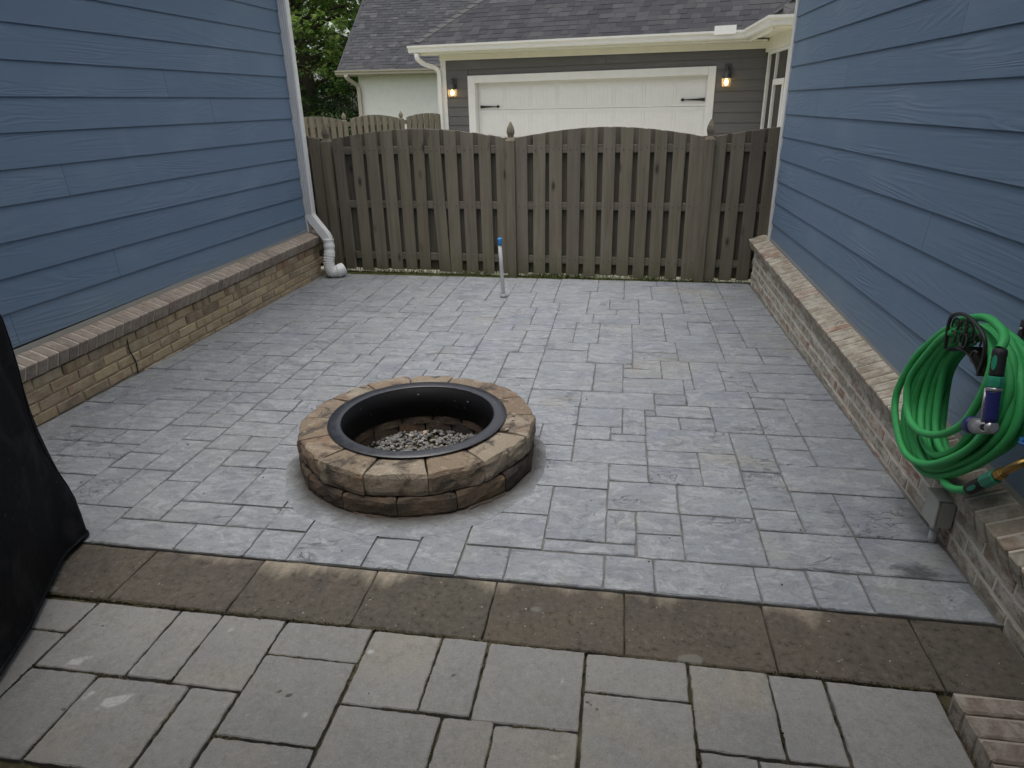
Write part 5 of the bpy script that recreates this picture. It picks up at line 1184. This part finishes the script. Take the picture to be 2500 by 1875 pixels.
nh = MB().lathe(h0, [(0.012,0.0),(0.018,0.004),(0.0205,0.02),(0.0225,0.05),(0.025,Ln-0.028)], 18, axis=axn).build('nozzle_head', MAT['silver'], hose)
MB().lathe(h0, [(0.0255,Ln-0.027),(0.0275,Ln-0.02),(0.0265,Ln-0.002),(0.021,Ln+0.004)], 18, axis=axn).build('nozzle_dial', MAT['navy'], hose)
MB().lathe(h0+axn*0.036+sv*0.014, [(0.0145,0.0),(0.0145,0.013),(0.010,0.0135),(0.009,0.008)], 16, axis=sv).build('pivot_cap', MAT['silver'], nh)
MB().lathe(h0+axn*0.036+sv*0.0275, [(0.0085,-0.001),(0.0085,0.001)], 14, axis=sv).build('pivot_bore', MAT['rubber'], nh)
cC, cD = RW(2.10,0.374,.106), RW(2.012,0.474,.088)
coupling(cC, cD, '')
fa = thing('faucet', tuple(RW(1.98,0.55,-0.09)), 'brass garden tap with a blue wheel handle at the right picture edge, feeding the hose', 'tap')
f0, f1 = cD, RW(1.990,0.508,.078)
ax = (f1-f0).normalized()
MB().lathe(f0, [(0.0145,-0.004),(0.0145,0.004),(0.019,0.0045),(0.019,0.024),(0.0155,0.0245),(0.0155,0.034)], 6, axis=ax, sm=False).build('hex_coupling', MAT['brass'], fa)
MB().tube(catmull([f0+ax*0.03, RW(1.978,0.528,.066), RW(1.975,0.548,.04), RW(1.975,0.552,-0.02), RW(1.975,0.552,-0.088)],5), [0.0125]*10+[0.0145]*11, 12).build('tap_body', MAT['brass'], fa)
MB().lathe(RW(1.975,0.55,-0.087), [(0.03,0),(0.03,0.006),(0.016,0.01)], 14, axis=RF.n).build('wall_flange', MAT['brass'], fa)
MB().lathe(RW(1.98,0.556,.035), [(0.0125,0),(0.0125,0.022),(0.010,0.0225),(0.006,0.045)], 8, axis=(0,0,1), sm=False).build('bonnet', MAT['brass'], fa)
hw = MB(); hc = RW(1.98,0.604,.035); P = []
for i in range(48):
    a = 2*PI*i/48; R = 0.031+0.0035*math.cos(6*a); P.append(hc+Vector((R*math.cos(a),R*math.sin(a),0)))
hw.tube(P, 0.0055, 8, closed=True)
for i in range(3):
    a = 2*PI*i/3; hw.tube([hc+Vector((0.006*math.cos(a),0.006*math.sin(a),0)), hc+Vector((0.03*math.cos(a),0.03*math.sin(a),0))], 0.0045, 6)
hw.lathe(hc-Vector((0,0,0.006)), [(0.010,0),(0.011,0.006),(0.007,0.012)], 12); hw.build('wheel_handle', MAT['tap_blue'], fa)
# junction box with conduit
jb = thing('junction_box', tuple(RW(2.36,0,0.04)), 'grey junction box on the washed brick base with a conduit running to the ground', 'box')
m_ = MB(); m_.box(-0.044,0.044,-0.03,0.026,-0.055,0.055); m_.build('box_body', MAT['conduit_grey'], jb, bevel=0.004, mw=RF.mat(2.365, 0.034, 0.135))
m_ = MB(); m_.box(-0.047,0.047,0,0.009,-0.058,0.058); m_.build('box_lid', MAT['conduit_grey'], jb, bevel=0.003, mw=RF.mat(2.365, 0.0605, 0.135))
m_ = MB(); m_.box(-0.048,0.048,-0.032,0.040,0,0.005); m_.build('hood', MAT['conduit_grey'], jb, bevel=0.002, mw=RF.mat(2.365, 0.034, 0.194))
MB().tube([RW(2.365,0.0795,.036), RW(2.365,0.05,.036)], 0.020, 16).build('conduit_hub', MAT['conduit_grey'], jb)
MB().tube([RW(2.365,0.06,.036), RW(2.362,-0.03,.038)], 0.0155, 16).build('conduit', MAT['pvc'], jb)

# ------------------------------------------------------------------ low brick step at the lower right
st = thing('brick_step', (1.1,1.0,0), 'low step of red brown bricks with pale mortar at the lower right corner', 'step')
MB().prism([(0.952,-0.6,-0.08),(1.29,-0.6,-0.08),(1.245,1.562,-0.08),(0.945,1.568,-0.08)], [(0.952,-0.6,0.036),(1.29,-0.6,0.036),(1.245,1.562,0.036),(0.945,1.568,0.036)]).build('mortar_bed', MAT['mortar_step'], st)
rnd = random.Random(15); y = 1.525; SB = []
for k in range(6):
    me = MB().box(-0.098,0.098,-0.0305,0.0305,-0.045,0.045).mesh('brick'); jit(me, 0.0025, 120+k); bev(me, 0.006); me.materials.append(MAT['brick_step']); SB.append(me)
while y > -0.55:
    for c in range(2):
        x = 0.941+0.0995+c*0.207
        if x < 1.2: link('brick', SB[rnd.randrange(6)], st, Matrix.Translation((x+rnd.uniform(-.003,.003), y+rnd.uniform(-.002,.002), 0.003+rnd.uniform(-.002,.002))) @ Matrix.Rotation(rnd.uniform(-.02,.02),4,'Z'))
    y -= 0.0725

# ------------------------------------------------------------------ grill under its black cover, cut by the left picture edge
gc = thing('covered_grill', (-2.35,1.45,0), 'barbecue grill under a black fabric cover at the left picture edge', 'grill')
c1, c2 = Vector((-2.068,2.045,0)), Vector((-1.59,0.94,0)); e = (c2-c1).normalized(); nb = Vector((-e.y*-1, e.x*-1, 0)) ; nb = Vector((e.y, -e.x, 0))
if nb.x > 0: nb = -nb
Lg, Dg = (c2-c1).length, 0.62
ctr = c1+e*Lg/2+nb*Dg/2
rings = []; NP = 120; lev = [0.015,0.05,0.10,0.16,0.23,0.30,0.38,0.46,0.55,0.64,0.73,0.82,0.90,0.97,1.03,1.08,1.11,1.125]
for z in lev:
    ring = []; sc = 1.0 if z < 0.9 else 1-0.55*((z-0.9)/0.225)**2.2*0.8
    sl_ = 1.0-0.055*min(z,0.9)/0.9
    for k in range(NP):
        a = 2*PI*k/NP; cx, sx_ = math.cos(a), math.sin(a); pw = 0.22
        X = math.copysign(abs(cx)**pw, cx)*Lg/2*sl_*(0.25+0.75*sc if z > 0.9 else 1); Y = math.copysign(abs(sx_)**pw, sx_)*Dg/2*sl_*sc
        p = ctr+e*X+nb*Y; out = (e*(X/(Lg/2))**3+nb*(Y/(Dg/2))**3); out = out.normalized() if out.length else out
        f = mnoise.noise(Vector((p.x*3.1+z*0.9, p.y*3.1-z*1.1, z*0.9)))*0.030 + (0.5-abs(mnoise.noise(Vector((p.x*5+z*2.0, p.y*5-z*1.6, z*1.3+7)))))*0.030*(1.2-z*0.6) - 0.010
        f += 0.032*max(0,math.sin(e.dot(p-c1)*9.5+z*2.2+0.6))**5*min(1,1.15-z) - 0.018*max(0,math.sin(e.dot(p-c1)*14-z*3.4+2.0))**3
        f *= 0.35 if z > 1.0 else 1.0
        # the hem belts in a little below the hip
        f += -0.028*math.exp(-((z-0.03)/0.10)**2)*(1 if (e.dot(p-c1) > 0.10) else 0.3)
        ring.append(p+out*f+Vector((0,0,z)))
    rings.append(ring)
MB().rings(rings, 0, True, (False, True)).build('grill_cover', MAT['cover'], gc)
MB().tube([q+Vector((0,0,0.0)) for q in rings[0]], 0.006, 6, closed=True).build('hem', MAT['cover'], gc)
for kk in (16, 45, 76, 104): MB().tube([r_q[kk] for r_q in rings[:-3]], 0.0035, 5).build('seam', MAT['cover'], gc)

# small litter on the patio: bark flecks and seed husks
rnd = random.Random(44); mb = MB()
for i in range(60):
    x, y = rnd.uniform(-2.7,1.1), rnd.uniform(1.0,5.6)
    if (Vector((x,y))-PIT).length < 0.6: continue
    z = 0.003 if y > 1.95 else -0.010
    chip(mb, Vector((x,y,z)), rnd.uniform(0.002,0.0055) if i else 0.011, rnd, 0.35)
lt = mb.build('litter', MAT['iron'], None, fix=False, kind='stuff'); lt['label'] = 'dark flecks of bark and husk scattered over the paving'; lt['category'] = 'litter'
